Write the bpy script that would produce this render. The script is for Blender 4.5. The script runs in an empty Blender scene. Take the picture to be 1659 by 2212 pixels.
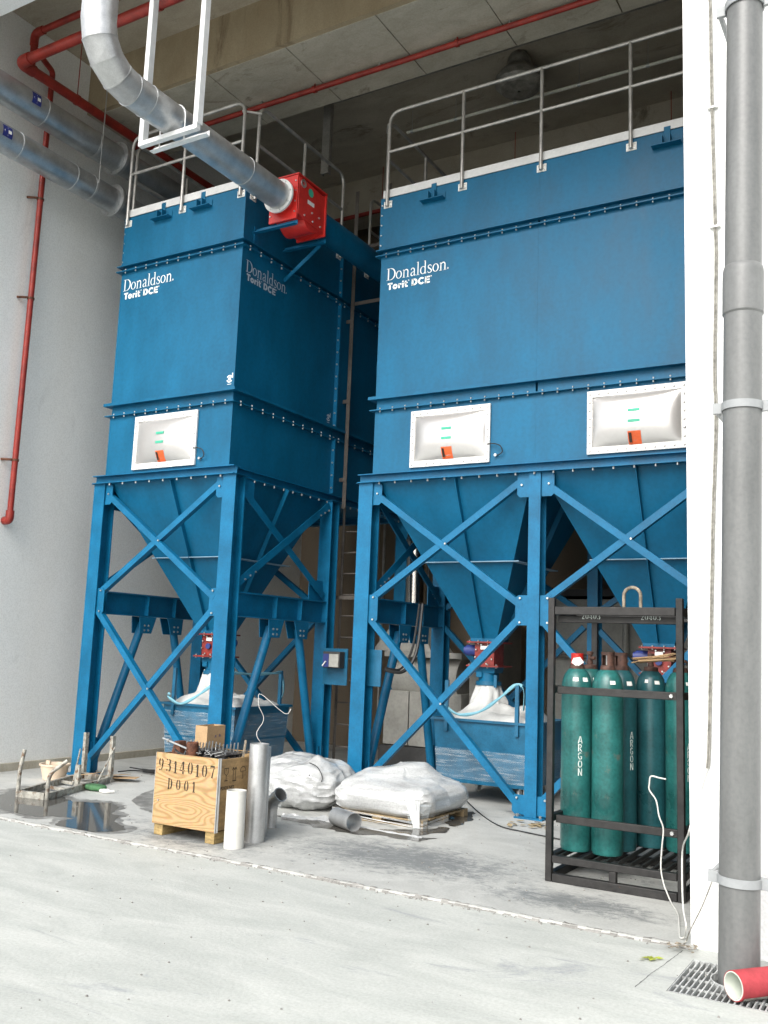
import bpy, math, random
from mathutils import Vector, Matrix, noise
random.seed(7)
R = math.radians
SC = bpy.context.scene
COL = SC.collection

# ------------------------------------------------------------------ camera
FPX = 2033.8                      # focal length in pixels of a 1659 x 2212 frame
PI_, YA, RO = R(8.36), R(30.68), R(2.203)
CAM = Vector((0, 0, 1.6))
FW = Vector((-math.sin(YA) * math.cos(PI_), math.cos(YA) * math.cos(PI_), math.sin(PI_)))
_r = Vector((math.cos(YA), math.sin(YA), 0)); _u = _r.cross(FW)
RT = _r * math.cos(RO) + _u * math.sin(RO)
UP = -_r * math.sin(RO) + _u * math.cos(RO)
cd = bpy.data.cameras.new('camera'); cam = bpy.data.objects.new('camera', cd); COL.objects.link(cam)
cd.sensor_fit = 'VERTICAL'; cd.sensor_height = 36.0; cd.lens = FPX / 2212 * 36
cd.clip_start = .05; cd.clip_end = 2000
m = Matrix((RT, UP, -FW)).transposed().to_4x4(); m.translation = CAM
cam.matrix_world = m
SC.camera = cam

# ------------------------------------------------------------------ light
SUN_EL, SUN_AZ = R(41), R(179)        # azimuth measured clockwise from +Y
w = bpy.data.worlds.new('World'); SC.world = w; w.use_nodes = True
nt = w.node_tree; bg = nt.nodes['Background']
sky = nt.nodes.new('ShaderNodeTexSky'); sky.sky_type = 'NISHITA'; sky.sun_disc = False
sky.sun_elevation = SUN_EL; sky.sun_rotation = SUN_AZ; sky.air_density = 1.0; sky.dust_density = 4.0; sky.ozone_density = 1.0
hs = nt.nodes.new('ShaderNodeHueSaturation'); hs.inputs['Saturation'].default_value = .34
nt.links.new(sky.outputs[0], hs.inputs['Color']); nt.links.new(hs.outputs[0], bg.inputs['Color'])
bg.inputs['Strength'].default_value = .15
sd = bpy.data.lights.new('sun', 'SUN'); sd.energy = 1.05; sd.angle = R(40); sd.color = (1, .985, .95)
sun = bpy.data.objects.new('sun', sd); COL.objects.link(sun)
sdir = Vector((math.sin(SUN_AZ) * math.cos(SUN_EL), math.cos(SUN_AZ) * math.cos(SUN_EL), math.sin(SUN_EL)))
sun.rotation_euler = sdir.to_track_quat('Z', 'Y').to_euler()
sun.location = sdir * 60
vs = SC.view_settings; vs.view_transform = 'Standard'; vs.look = 'None'; vs.gamma = 1; vs.use_curve_mapping = False
vs.exposure = .98
SC.cycles.max_bounces = 10; SC.cycles.diffuse_bounces = 6; SC.cycles.glossy_bounces = 4
SC.cycles.use_denoising = True

# ------------------------------------------------------------------ pixel helpers (1659 x 2212 frame)
def _d(px, py): return FW + RT * ((px - 829.5) / FPX) - UP * ((py - 1106) / FPX)
def at_z(px, py, z=0.): v = _d(px, py); return CAM + v * ((z - CAM.z) / v.z)
def at_y(px, py, y): v = _d(px, py); return CAM + v * (y / v.y)
def at_x(px, py, x): v = _d(px, py); return CAM + v * (x / v.x)

# ------------------------------------------------------------------ materials
MT = {}
def mat(name, col, rough=.5, metal=0., var=.12, scale=3., bump=0., bscale=40., spec=.5, col2=None, streak=None, coat=0., trans=0., rvar=0., dark=None, detail=6):
    """procedural paint / concrete / metal: base colour broken by two noises, optional fine bump"""
    mt = bpy.data.materials.new(name); mt.use_nodes = True
    t = mt.node_tree; N = t.nodes; L = t.links; b = N['Principled BSDF']
    tc = N.new('ShaderNodeTexCoord'); mp = N.new('ShaderNodeMapping'); L.new(tc.outputs['Object'], mp.inputs['Vector'])
    if streak: mp.inputs['Scale'].default_value = streak
    n1 = N.new('ShaderNodeTexNoise'); n1.inputs['Scale'].default_value = scale; n1.inputs['Detail'].default_value = detail; n1.inputs['Roughness'].default_value = .62
    L.new(mp.outputs[0], n1.inputs['Vector'])
    rp = N.new('ShaderNodeValToRGB'); rp.color_ramp.elements[0].position = .34; rp.color_ramp.elements[1].position = .66
    c2 = col2 or [c * (1 - var * 1.6) for c in col]
    c1 = col if col2 else [min(1, c * (1 + var * .6)) for c in col]
    rp.color_ramp.elements[0].color = (*c2, 1); rp.color_ramp.elements[1].color = (*c1, 1)
    L.new(n1.outputs['Fac'], rp.inputs['Fac'])
    out = rp.outputs[0]
    n2 = N.new('ShaderNodeTexNoise'); n2.inputs['Scale'].default_value = scale * 14; n2.inputs['Detail'].default_value = 3
    L.new(tc.outputs['Object'], n2.inputs['Vector'])
    mx = N.new('ShaderNodeMixRGB'); mx.blend_type = 'MULTIPLY'; mx.inputs['Fac'].default_value = min(1, var * 2)
    r2 = N.new('ShaderNodeValToRGB'); r2.color_ramp.elements[0].position = .3; r2.color_ramp.elements[0].color = (.55, .55, .55, 1); r2.color_ramp.elements[1].position = .6
    L.new(n2.outputs['Fac'], r2.inputs['Fac']); L.new(out, mx.inputs[1]); L.new(r2.outputs[0], mx.inputs[2]); out = mx.outputs[0]
    if dark:   # (colour, threshold, scale): stains or rust with a shape of their own
        n3 = N.new('ShaderNodeTexNoise'); n3.inputs['Scale'].default_value = dark[2]; n3.inputs['Detail'].default_value = 8; n3.inputs['Roughness'].default_value = .7
        L.new(mp.outputs[0], n3.inputs['Vector'])
        r3 = N.new('ShaderNodeValToRGB'); r3.color_ramp.elements[0].position = dark[1]; r3.color_ramp.elements[1].position = dark[1] + .09
        r3.color_ramp.elements[0].color = (0, 0, 0, 1); r3.color_ramp.elements[1].color = (1, 1, 1, 1)
        L.new(n3.outputs['Fac'], r3.inputs['Fac'])
        m3 = N.new('ShaderNodeMixRGB'); m3.inputs[2].default_value = (*dark[0], 1)
        L.new(r3.outputs[0], m3.inputs['Fac']); L.new(out, m3.inputs[1]); out = m3.outputs[0]
    L.new(out, b.inputs['Base Color'])
    b.inputs['Roughness'].default_value = rough; b.inputs['Metallic'].default_value = metal
    b.inputs['Specular IOR Level'].default_value = spec; b.inputs['Coat Weight'].default_value = coat; b.inputs['Transmission Weight'].default_value = trans
    if rvar:
        mr = N.new('ShaderNodeMapRange'); mr.inputs['To Min'].default_value = max(.02, rough - rvar); mr.inputs['To Max'].default_value = rough + rvar
        mr.inputs['From Min'].default_value = .3; mr.inputs['From Max'].default_value = .7
        L.new(n1.outputs['Fac'], mr.inputs['Value']); L.new(mr.outputs[0], b.inputs['Roughness'])
    if bump:
        nb = N.new('ShaderNodeTexNoise'); nb.inputs['Scale'].default_value = bscale; nb.inputs['Detail'].default_value = 5
        L.new(mp.outputs[0], nb.inputs['Vector'])
        bp = N.new('ShaderNodeBump'); bp.inputs['Strength'].default_value = bump; bp.inputs['Distance'].default_value = .02
        L.new(nb.outputs['Fac'], bp.inputs['Height']); L.new(bp.outputs[0], b.inputs['Normal'])
    MT[name] = mt
    return mt

mat('blue_paint', (.002, .114, .228), .46, var=.13, scale=1.8, rvar=.07, bump=.10, bscale=1.5, spec=.30, streak=(1.5, 1.5, .55), dark=((.016, .122, .222), .66, 3.5))
mat('blue_steel', (.002, .133, .274), .46, var=.16, scale=3.5, rvar=.08, spec=.35, dark=((.025, .135, .24), .68, 9))
mat('dusty_lit_edge', (.20, .33, .43), .6, var=.15, scale=6)  # pale ring tone: dust plus the lit edge, both put into the colour
mat('blue_bin', (.006, .11, .21), .42, var=.2, scale=5, rvar=.1)
mat('white_print', (.80, .84, .84), .55, var=.05)
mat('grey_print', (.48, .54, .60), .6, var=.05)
mat('zinc', (.62, .63, .62), .38, .9, var=.12, scale=20)
mat('galv', (.58, .59, .59), .40, .72, var=.13, scale=7, rvar=.09, bump=.03, bscale=9)
mat('galv_dull', (.50, .52, .53), .40, .80, var=.16, scale=5, rvar=.1, bump=.03, bscale=7)
mat('rail_steel', (.52, .51, .48), .40, .55, var=.15, scale=9)
mat('hanger_paint', (.82, .83, .82), .4, var=.06, scale=8)
mat('trim_white', (.66, .67, .66), .45, var=.08)
mat('vent_white', (.66, .66, .645), .28, var=.02, scale=3, spec=.6)
mat('vent_dome', (.62, .61, .595), .26, .62, var=.03, scale=2)
mat('red_paint', (.55, .022, .015), .40, var=.18, scale=6)
mat('red_pipe', (.34, .032, .020), .42, var=.25, scale=4)
mat('valve_red', (.62, .028, .022), .38, var=.12, scale=4)
mat('rotary_red', (.26, .025, .018), .45, var=.35, scale=14)
mat('rotary_orange', (.36, .10, .028), .5, var=.35, scale=14)
mat('motor_blue', (.03, .05, .22), .45, var=.2)
mat('green_sticker', (.05, .42, .27), .5)
mat('orange_sticker', (.72, .12, .03), .5)
mat('label_white', (.78, .78, .74), .5, var=.05)
mat('arrow_blue', (.02, .03, .18), .5)
mat('black_rubber', (.018, .018, .018), .6)
mat('rack_black', (.020, .019, .018), .55, var=.5, scale=12, dark=((.10, .045, .02), .66, 7), bump=.1, bscale=90)
mat('rust', (.16, .06, .03), .8, var=.5, scale=20, bump=.2)
mat('argon_green', (.022, .150, .140), .34, var=.30, scale=3.5, rvar=.12, dark=((.11, .12, .095), .61, 8), coat=.05, bump=.06, bscale=30)
mat('argon_dark', (.02, .105, .12), .34, var=.25, scale=3.5, rvar=.1, dark=((.07, .06, .04), .64, 5))
mat('cap_rust', (.11, .055, .04), .7, var=.4, scale=18, bump=.15)
mat('stencil_white', (.62, .70, .66), .6, var=.25, scale=30)
mat('stencil_black', (.035, .022, .012), .75, var=.3, scale=40)
mat('cardboard', (.45, .30, .16), .8, var=.12, scale=5)
mat('plastic_bag', (.52, .53, .515), .5, var=.08, scale=4, bump=.35, bscale=9)
mat('wrap_film', (.55, .562, .557), .17, var=.18, scale=4, bump=.40, bscale=15, spec=1.0, streak=(.35, .35, 2.2), dark=((.44, .40, .35), .62, 2.6))
mat('film_strip', (.78, .80, .80), .25, var=.1, spec=.7)
mat('blue_strap', (.20, .46, .56), .6, var=.1)
mat('pallet_wood', (.36, .27, .15), .75, var=.3, scale=4, streak=(2, 14, 14))
mat('bearer_wood', (.38, .27, .11), .75, var=.25, scale=4, streak=(3, 3, 12))
mat('old_wood', (.34, .29, .22), .8, var=.4, scale=5, streak=(8, 8, 3))
mat('rusty_paint', (.40, .39, .34), .6, var=.35, scale=16, dark=((.13, .07, .035), .53, 14))
mat('bucket_cream', (.66, .53, .40), .5, var=.08)
mat('white_tube', (.60, .595, .555), .45, var=.06)
mat('grey_pvc', (.155, .160, .157), .42, var=.14, scale=3, rvar=.06, streak=(2.5, 2.5, .5), dark=((.20, .20, .195), .68, 7))
mat('grey_clamp', (.30, .315, .32), .5, var=.08)
mat('red_tube', (.38, .04, .05), .75, var=.15, scale=20)
mat('tube_inside', (.60, .64, .57), .7, var=.05)
mat('cable_black', (.02, .02, .02), .5)
mat('cable_white', (.66, .66, .62), .5)
mat('cable_grey', (.34, .33, .29), .6, var=.3, scale=30)
mat('grating', (.60, .62, .61), .5, .3, var=.25, scale=15)
mat('pit', (.16, .17, .165), .9, var=.3)
mat('leaf_dry', (.42, .33, .19), .8, var=.3, scale=20)
mat('leaf_green', (.38, .43, .06), .6, var=.3, scale=20)
mat('green_cloth', (.06, .17, .07), .8, var=.3, scale=15)
mat('machine_grey', (.40, .395, .36), .45, var=.15, scale=2)
mat('machine_dark', (.05, .05, .05), .6, var=.2)
mat('stainless', (.62, .61, .58), .18, 1., var=.08, scale=6)
mat('lamp_plastic', (.26, .245, .21), .4, var=.3, scale=9, bump=.5, bscale=12)
mat('pipe_white', (.82, .80, .70), .45, var=.1)
mat('ladder_steel', (.13, .115, .10), .55, .2, var=.25)
mat('conduit', (.28, .27, .24), .5, .3, var=.2)

def concrete(name, a, b, scale, streak, dark, thr, rough, bump, patch=None):
    mt = bpy.data.materials.new(name); mt.use_nodes = True
    t = mt.node_tree; N = t.nodes; L = t.links; bs = N['Principled BSDF']
    tc = N.new('ShaderNodeTexCoord'); mp = N.new('ShaderNodeMapping'); mp.inputs['Scale'].default_value = streak
    L.new(tc.outputs['Object'], mp.inputs['Vector'])
    def nz(s, d, r=.65, vec=mp.outputs[0], dist=0):
        n = N.new('ShaderNodeTexNoise'); n.inputs['Scale'].default_value = s; n.inputs['Detail'].default_value = d; n.inputs['Roughness'].default_value = r
        n.inputs['Distortion'].default_value = dist; L.new(vec, n.inputs['Vector']); return n.outputs['Fac']
    def ramp(f, p0, p1, c0, c1):
        r = N.new('ShaderNodeValToRGB'); r.color_ramp.elements[0].position = p0; r.color_ramp.elements[1].position = p1
        r.color_ramp.elements[0].color = (*c0, 1); r.color_ramp.elements[1].color = (*c1, 1); L.new(f, r.inputs['Fac']); return r.outputs[0]
    o = ramp(nz(scale, 9, .68, dist=.6), .36, .64, a, b)
    f = ramp(nz(scale * .55, 10, .74, dist=1.2), thr, thr + .10, (0, 0, 0), (1, 1, 1))
    if patch:      # region where the scuffing gathers: (x, y, rx, ry)
        acc = None
        for (px, py, rx, ry) in patch:
            m2 = N.new('ShaderNodeMapping'); m2.inputs['Location'].default_value = (-px / rx, -py / ry, 0); m2.inputs['Scale'].default_value = (1 / rx, 1 / ry, 0)
            L.new(tc.outputs['Object'], m2.inputs['Vector'])
            ln = N.new('ShaderNodeVectorMath'); ln.operation = 'LENGTH'; L.new(m2.outputs[0], ln.inputs[0])
            mr = N.new('ShaderNodeMapRange'); mr.inputs['From Min'].default_value = 1.15; mr.inputs['From Max'].default_value = .2; L.new(ln.outputs['Value'], mr.inputs['Value'])
            if acc is None: acc = mr.outputs[0]
            else:
                ad = N.new('ShaderNodeMath'); ad.operation = 'MAXIMUM'; L.new(acc, ad.inputs[0]); L.new(mr.outputs[0], ad.inputs[1]); acc = ad.outputs[0]
        n = nz(8.5, 14, .86, dist=.7)
        ad = N.new('ShaderNodeMath'); ad.operation = 'MULTIPLY_ADD'; ad.inputs[1].default_value = .26; L.new(acc, ad.inputs[0]); L.new(n, ad.inputs[2])
        f2 = ramp(ad.outputs[0], .60, .76, (0, 0, 0), (1, 1, 1))
        mxx = N.new('ShaderNodeMixRGB'); mxx.blend_type = 'LIGHTEN'; mxx.inputs['Fac'].default_value = 1; L.new(f, mxx.inputs[1]); L.new(f2, mxx.inputs[2]); f = mxx.outputs[0]
    mm = N.new('ShaderNodeMixRGB'); L.new(f, mm.inputs['Fac']); L.new(o, mm.inputs[1]); mm.inputs[2].default_value = (*dark, 1); o = mm.outputs[0]
    g = ramp(nz(55, 4, .6, tc.outputs['Object']), .25, .6, (.78, .78, .77), (1, 1, 1))
    m3 = N.new('ShaderNodeMixRGB'); m3.blend_type = 'MULTIPLY'; m3.inputs['Fac'].default_value = .8; L.new(o, m3.inputs[1]); L.new(g, m3.inputs[2])
    L.new(m3.outputs[0], bs.inputs['Base Color']); bs.inputs['Roughness'].default_value = rough
    bp = N.new('ShaderNodeBump'); bp.inputs['Strength'].default_value = bump; bp.inputs['Distance'].default_value = .01
    L.new(nz(30, 8, .7, tc.outputs['Object']), bp.inputs['Height']); L.new(bp.outputs[0], bs.inputs['Normal'])
    MT[name] = mt
concrete('yard_concrete', (.375, .392, .370), (.475, .49, .463), 1.6, (.8, 2.2, 1), (.30, .315, .32), .575, .8, .4)
concrete('bay_concrete', (.40, .405, .385), (.50, .505, .48), 2.2, (1, 1.4, 1), (.185, .195, .195), .575, .6, .25,
         patch=[(-3.7, 6.75, 1.5, .75), (-2.2, 6.3, .9, .35), (-5.4, 6.2, 1.0, .45)])
concrete('edge_concrete', (.19, .186, .172), (.30, .295, .278), 9, (1, 1, 1), (.14, .13, .115), .60, .9, .9)
concrete('slab_concrete', (.37, .325, .245), (.46, .41, .325), 1.4, (1, 2, 1), (.18, .155, .115), .58, .85, .35)
concrete('beam_concrete', (.33, .26, .16), (.42, .345, .225), .9, (1.4, 1, .5), (.15, .105, .058), .57, .85, .3)
concrete('panel_concrete', (.39, .355, .28), (.50, .465, .38), 2.2, (1, 2, 1), (.23, .20, .15), .57, .85, .35)
concrete('wall_paint', (.82, .83, .80), (.86, .87, .845), .9, (1, 1, .5), (.70, .705, .68), .60, .7, .08)
concrete('white_wall', (.80, .81, .80), (.84, .85, .84), .6, (1, 1, .3), (.74, .75, .74), .68, .7, .08)
concrete('back_shade', (.15, .115, .08), (.19, .15, .105), .5, (1, 1, .4), (.11, .085, .06), .62, .8, .1)  # dark brown carries the deep bay's shadow in the wall colour

def water():
    mt = bpy.data.materials.new('water'); mt.use_nodes = True; b = mt.node_tree.nodes['Principled BSDF']
    N = mt.node_tree.nodes; L = mt.node_tree.links
    n = N.new('ShaderNodeTexNoise'); n.inputs['Scale'].default_value = 3; r = N.new('ShaderNodeValToRGB')
    r.color_ramp.elements[0].color = (.06, .057, .05, 1); r.color_ramp.elements[1].color = (.105, .10, .09, 1)
    L.new(n.outputs['Fac'], r.inputs['Fac']); L.new(r.outputs[0], b.inputs['Base Color'])
    b.inputs['Roughness'].default_value = .07; b.inputs['IOR'].default_value = 1.33; MT['water'] = mt
water()
mat('wet_concrete', (.25, .248, .232), .45, var=.3, scale=6, dark=((.35, .352, .338), .55, 6))

def plywood():
    mt = bpy.data.materials.new('plywood'); mt.use_nodes = True
    t = mt.node_tree; N = t.nodes; L = t.links; b = N['Principled BSDF']
    tc = N.new('ShaderNodeTexCoord'); mp = N.new('ShaderNodeMapping'); mp.inputs['Scale'].default_value = (.8, .8, 3.2)
    L.new(tc.outputs['Object'], mp.inputs['Vector'])
    n = N.new('ShaderNodeTexNoise'); n.inputs['Scale'].default_value = 1.7; n.inputs['Detail'].default_value = .8; L.new(mp.outputs[0], n.inputs['Vector'])
    mu = N.new('ShaderNodeMath'); mu.operation = 'MULTIPLY'; mu.inputs[1].default_value = 120; L.new(n.outputs['Fac'], mu.inputs[0])
    si = N.new('ShaderNodeMath'); si.operation = 'SINE'; L.new(mu.outputs[0], si.inputs[0])
    r = N.new('ShaderNodeValToRGB'); r.color_ramp.elements[0].color = (.42, .285, .14, 1); r.color_ramp.elements[1].color = (.31, .19, .08, 1)
    r.color_ramp.elements[0].position = .35; r.color_ramp.elements[1].position = 1
    mr = N.new('ShaderNodeMapRange'); mr.inputs['From Min'].default_value = -1; L.new(si.outputs[0], mr.inputs['Value']); L.new(mr.outputs[0], r.inputs['Fac'])
    n2 = N.new('ShaderNodeTexNoise'); n2.inputs['Scale'].default_value = 30; L.new(mp.outputs[0], n2.inputs['Vector'])
    m3 = N.new('ShaderNodeMixRGB'); m3.blend_type = 'OVERLAY'; m3.inputs['Fac'].default_value = .25; L.new(r.outputs[0], m3.inputs[1]); L.new(n2.outputs['Color'], m3.inputs[2])
    L.new(m3.outputs[0], b.inputs['Base Color']); b.inputs['Roughness'].default_value = .65; MT['plywood'] = mt
plywood()
mat('plywood_side', (.36, .235, .105), .7, var=.22, scale=3, streak=(1, 1, 5))

def film():      # thin clear stretch film: mostly see-through, bright creases
    mt = bpy.data.materials.new('film'); mt.use_nodes = True
    t = mt.node_tree; N = t.nodes; L = t.links; b = N['Principled BSDF']
    tr = N.new('ShaderNodeBsdfTransparent'); mx = N.new('ShaderNodeMixShader')
    tc = N.new('ShaderNodeTexCoord'); mp = N.new('ShaderNodeMapping'); mp.inputs['Scale'].default_value = (3, 3, 34); mp.inputs['Rotation'].default_value = (0, .16, 0)
    L.new(tc.outputs['Object'], mp.inputs['Vector'])
    n = N.new('ShaderNodeTexNoise'); n.inputs['Scale'].default_value = 1.6; n.inputs['Detail'].default_value = 6; L.new(mp.outputs[0], n.inputs['Vector'])
    r = N.new('ShaderNodeValToRGB'); r.color_ramp.elements[0].position = .50; r.color_ramp.elements[1].position = .72
    r.color_ramp.elements[0].color = (.10, .10, .10, 1); r.color_ramp.elements[1].color = (.40, .40, .40, 1)
    L.new(n.outputs['Fac'], r.inputs['Fac']); L.new(r.outputs[0], mx.inputs['Fac'])
    b.inputs['Base Color'].default_value = (.6, .68, .72, 1); b.inputs['Roughness'].default_value = .2
    L.new(tr.outputs[0], mx.inputs[1]); L.new(b.outputs[0], mx.inputs[2]); L.new(mx.outputs[0], N['Material Output'].inputs['Surface'])
    MT['film'] = mt
film()

# ------------------------------------------------------------------ mesh builder
V = Vector
class B:
    def __init__(s): s.v = []; s.f = []
    def add(s, vs, fs):
        o = len(s.v); s.v += [tuple(v) for v in vs]; s.f += [tuple(i + o for i in f) for f in fs]; return s
    def box(s, a, b):
        x0, y0, z0 = a; x1, y1, z1 = b
        return s.add([(x0, y0, z0), (x1, y0, z0), (x1, y1, z0), (x0, y1, z0), (x0, y0, z1), (x1, y0, z1), (x1, y1, z1), (x0, y1, z1)],
                     [(0, 3, 2, 1), (4, 5, 6, 7), (0, 1, 5, 4), (1, 2, 6, 5), (2, 3, 7, 6), (3, 0, 4, 7)])
    def extr(s, prof, p0, p1, up=(0, 0, 1), cap=True):
        p0 = V(p0); p1 = V(p1); d = (p1 - p0).normalized(); up = V(up)
        sd = d.cross(up)
        if sd.length < 1e-5: sd = d.cross(V((1, 0, 0)))
        sd.normalize(); u = sd.cross(d); n = len(prof)
        vs = [p0 + sd * a + u * b for a, b in prof] + [p1 + sd * a + u * b for a, b in prof]
        fs = [(i, (i + 1) % n, n + (i + 1) % n, n + i) for i in range(n)]
        if cap: fs += [tuple(range(n))[::-1], tuple(range(n, 2 * n))]
        return s.add(vs, fs)
    def bar(s, p0, p1, wd, h, up=(0, 0, 1)):
        a, b = wd / 2, h / 2
        return s.extr([(-a, -b), (a, -b), (a, b), (-a, b)], p0, p1, up)
    def ibeam(s, p0, p1, h, wd, tf=.012, tw=.010, up=(0, 0, 1)):
        a, b, t = wd / 2, h / 2, tw / 2
        return s.extr([(-a, -b), (a, -b), (a, -b + tf), (t, -b + tf), (t, b - tf), (a, b - tf), (a, b), (-a, b), (-a, b - tf), (-t, b - tf), (-t, -b + tf), (-a, -b + tf)], p0, p1, up)
    def angle(s, p0, p1, l, t=.008, up=(0, 0, 1), fx=1, fy=1):
        pr = [(0, 0), (l * fx, 0), (l * fx, t * fy), (t * fx, t * fy), (t * fx, l * fy), (0, l * fy)]
        if fx * fy < 0: pr = pr[::-1]
        return s.extr(pr, p0, p1, up)
    def tube(s, p0, p1, r, n=16, r1=None, cap=True):
        r1 = r if r1 is None else r1
        p0 = V(p0); p1 = V(p1); d = (p1 - p0).normalized(); a = d.orthogonal().normalized(); b = d.cross(a)
        vs = [p0 + (a * math.cos(k * 2 * math.pi / n) + b * math.sin(k * 2 * math.pi / n)) * r for k in range(n)]
        vs += [p1 + (a * math.cos(k * 2 * math.pi / n) + b * math.sin(k * 2 * math.pi / n)) * r1 for k in range(n)]
        fs = [(k, (k + 1) % n, n + (k + 1) % n, n + k) for k in range(n)]
        if cap: fs += [tuple(range(n))[::-1], tuple(range(n, 2 * n))]
        return s.add(vs, fs)
    def hollow(s, p0, p1, ro, ri, n=28):
        p0 = V(p0); p1 = V(p1); d = (p1 - p0).normalized(); a = d.orthogonal().normalized(); b = d.cross(a); vs = []
        for p, r in ((p0, ro), (p1, ro), (p1, ri), (p0, ri)):
            vs += [p + (a * math.cos(k * 2 * math.pi / n) + b * math.sin(k * 2 * math.pi / n)) * r for k in range(n)]
        fs = []
        for j in range(4):
            j2 = (j + 1) % 4
            fs += [(j * n + k, j * n + (k + 1) % n, j2 * n + (k + 1) % n, j2 * n + k) for k in range(n)]
        return s.add(vs, fs)
    def sweep(s, pts, r, n=10, cap=True, radii=None):
        pts = [V(p) for p in pts]; vs = []; fs = []; a = None
        for i, p in enumerate(pts):
            d = ((pts[min(i + 1, len(pts) - 1)] - pts[max(i - 1, 0)])).normalized()
            if a is None: a = d.orthogonal().normalized()
            a = (a - d * a.dot(d)).normalized(); b = d.cross(a)
            rr = radii[i] if radii else r
            vs += [p + (a * math.cos(k * 2 * math.pi / n) + b * math.sin(k * 2 * math.pi / n)) * rr for k in range(n)]
        for i in range(len(pts) - 1):
            fs += [(i * n + k, i * n + (k + 1) % n, (i + 1) * n + (k + 1) % n, (i + 1) * n + k) for k in range(n)]
        if cap: fs += [tuple(range(n))[::-1], tuple(range((len(pts) - 1) * n, len(pts) * n))]
        return s.add(vs, fs)
    def lathe(s, prof, o=(0, 0, 0), n=28):
        o = V(o); vs = []; m_ = len(prof)
        for r, z in prof:
            vs += [o + V((r * math.cos(k * 2 * math.pi / n), r * math.sin(k * 2 * math.pi / n), z)) for k in range(n)]
        fs = [(j * n + k, j * n + (k + 1) % n, (j + 1) * n + (k + 1) % n, (j + 1) * n + k) for j in range(m_ - 1) for k in range(n)]
        fs += [tuple(range(n))[::-1], tuple(range((m_ - 1) * n, m_ * n))]
        return s.add(vs, fs)
    def frust(s, c0, w0, d0, c1, w1, d1, cap=True):
        def q(c, w_, d_): x, y, z = c; return [(x - w_ / 2, y - d_ / 2, z), (x + w_ / 2, y - d_ / 2, z), (x + w_ / 2, y + d_ / 2, z), (x - w_ / 2, y + d_ / 2, z)]
        fs = [(0, 1, 5, 4), (1, 2, 6, 5), (2, 3, 7, 6), (3, 0, 4, 7)]
        if cap: fs += [(0, 3, 2, 1), (4, 5, 6, 7)]
        return s.add(q(c0, w0, d0) + q(c1, w1, d1), fs)
    def poly(s, pts, z, th=0.):
        n = len(pts)
        if not th: return s.add([(x, y, z) for x, y in pts], [tuple(range(n))])
        return s.add([(x, y, z) for x, y in pts] + [(x, y, z + th) for x, y in pts], [tuple(range(n))[::-1], tuple(range(n, 2 * n))] + [(i, (i + 1) % n, n + (i + 1) % n, n + i) for i in range(n)])
    def grid(s, fn, nu, nv):
        vs = [fn(i / nu, j / nv) for j in range(nv + 1) for i in range(nu + 1)]
        fs = [(j * (nu + 1) + i, j * (nu + 1) + i + 1, (j + 1) * (nu + 1) + i + 1, (j + 1) * (nu + 1) + i) for j in range(nv) for i in range(nu)]
        return s.add(vs, fs)

def fillet(pts, rad, k=6):
    pts = [V(p) for p in pts]; out = [pts[0]]
    for i in range(1, len(pts) - 1):
        p, a, b = pts[i], pts[i - 1], pts[i + 1]
        ra = min(rad, (a - p).length * .49, (b - p).length * .49)
        q0 = p + (a - p).normalized() * ra; q1 = p + (b - p).normalized() * ra
        for j in range(k + 1):
            t = j / k; out.append(q0 * (1 - t) ** 2 + p * 2 * t * (1 - t) + q1 * t * t)
    out.append(pts[-1]); return out

def catmull(pts, k=8):
    pts = [V(p) for p in pts]; P = [pts[0]] + pts + [pts[-1]]; out = []
    for i in range(1, len(P) - 2):
        a, b, c, d = P[i - 1], P[i], P[i + 1], P[i + 2]
        for j in range(k):
            t = j / k; out.append(.5 * ((2 * b) + (c - a) * t + (2 * a - 5 * b + 4 * c - d) * t * t + (3 * b - a - 3 * c + d) * t ** 3))
    out.append(pts[-1]); return out

def rootloc(o):
    while o.parent: o = o.parent
    return V(o.location)
def obj(name, b, material, parent=None, smooth=True, bevel=0., kind=None, label=None, origin=None):
    if parent: off = rootloc(parent)
    elif origin is not None: off = V(origin)
    else:
        xs, ys, zs = zip(*b.v); off = V(((min(xs) + max(xs)) / 2, (min(ys) + max(ys)) / 2, min(zs)))
    me = bpy.data.meshes.new(name)
    me.from_pydata([(x - off.x, y - off.y, z - off.z) for x, y, z in b.v], [], b.f); me.update()
    me.materials.append(MT[material] if isinstance(material, str) else material)
    if smooth:
        me.shade_smooth(); me.set_sharp_from_angle(angle=R(34))
    o = bpy.data.objects.new(name, me); COL.objects.link(o)
    if parent: o.parent = parent
    else: o.location = off
    if bevel:
        md = o.modifiers.new('bevel', 'BEVEL'); md.width = bevel; md.segments = 2; md.limit_method = 'ANGLE'; md.angle_limit = R(50)
    if kind: o['kind'] = kind
    if label: o['label'] = label
    return o
def tag(o, label, cat, group=None):
    o['label'] = label; o['category'] = cat
    if group: o['group'] = group
    return o
def struct(o): o['kind'] = 'structure'; return o
def thing(name, label, cat, loc, group=None):
    o = bpy.data.objects.new(name, None); o.empty_display_size = .1; COL.objects.link(o); o.location = loc
    return tag(o, label, cat, group)
def bolt(b, p, nrm, r=.013, h=.012):
    p = V(p); n = V(nrm).normalized(); b.tube(p, p + n * h, r, 6, r * .8)

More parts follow.
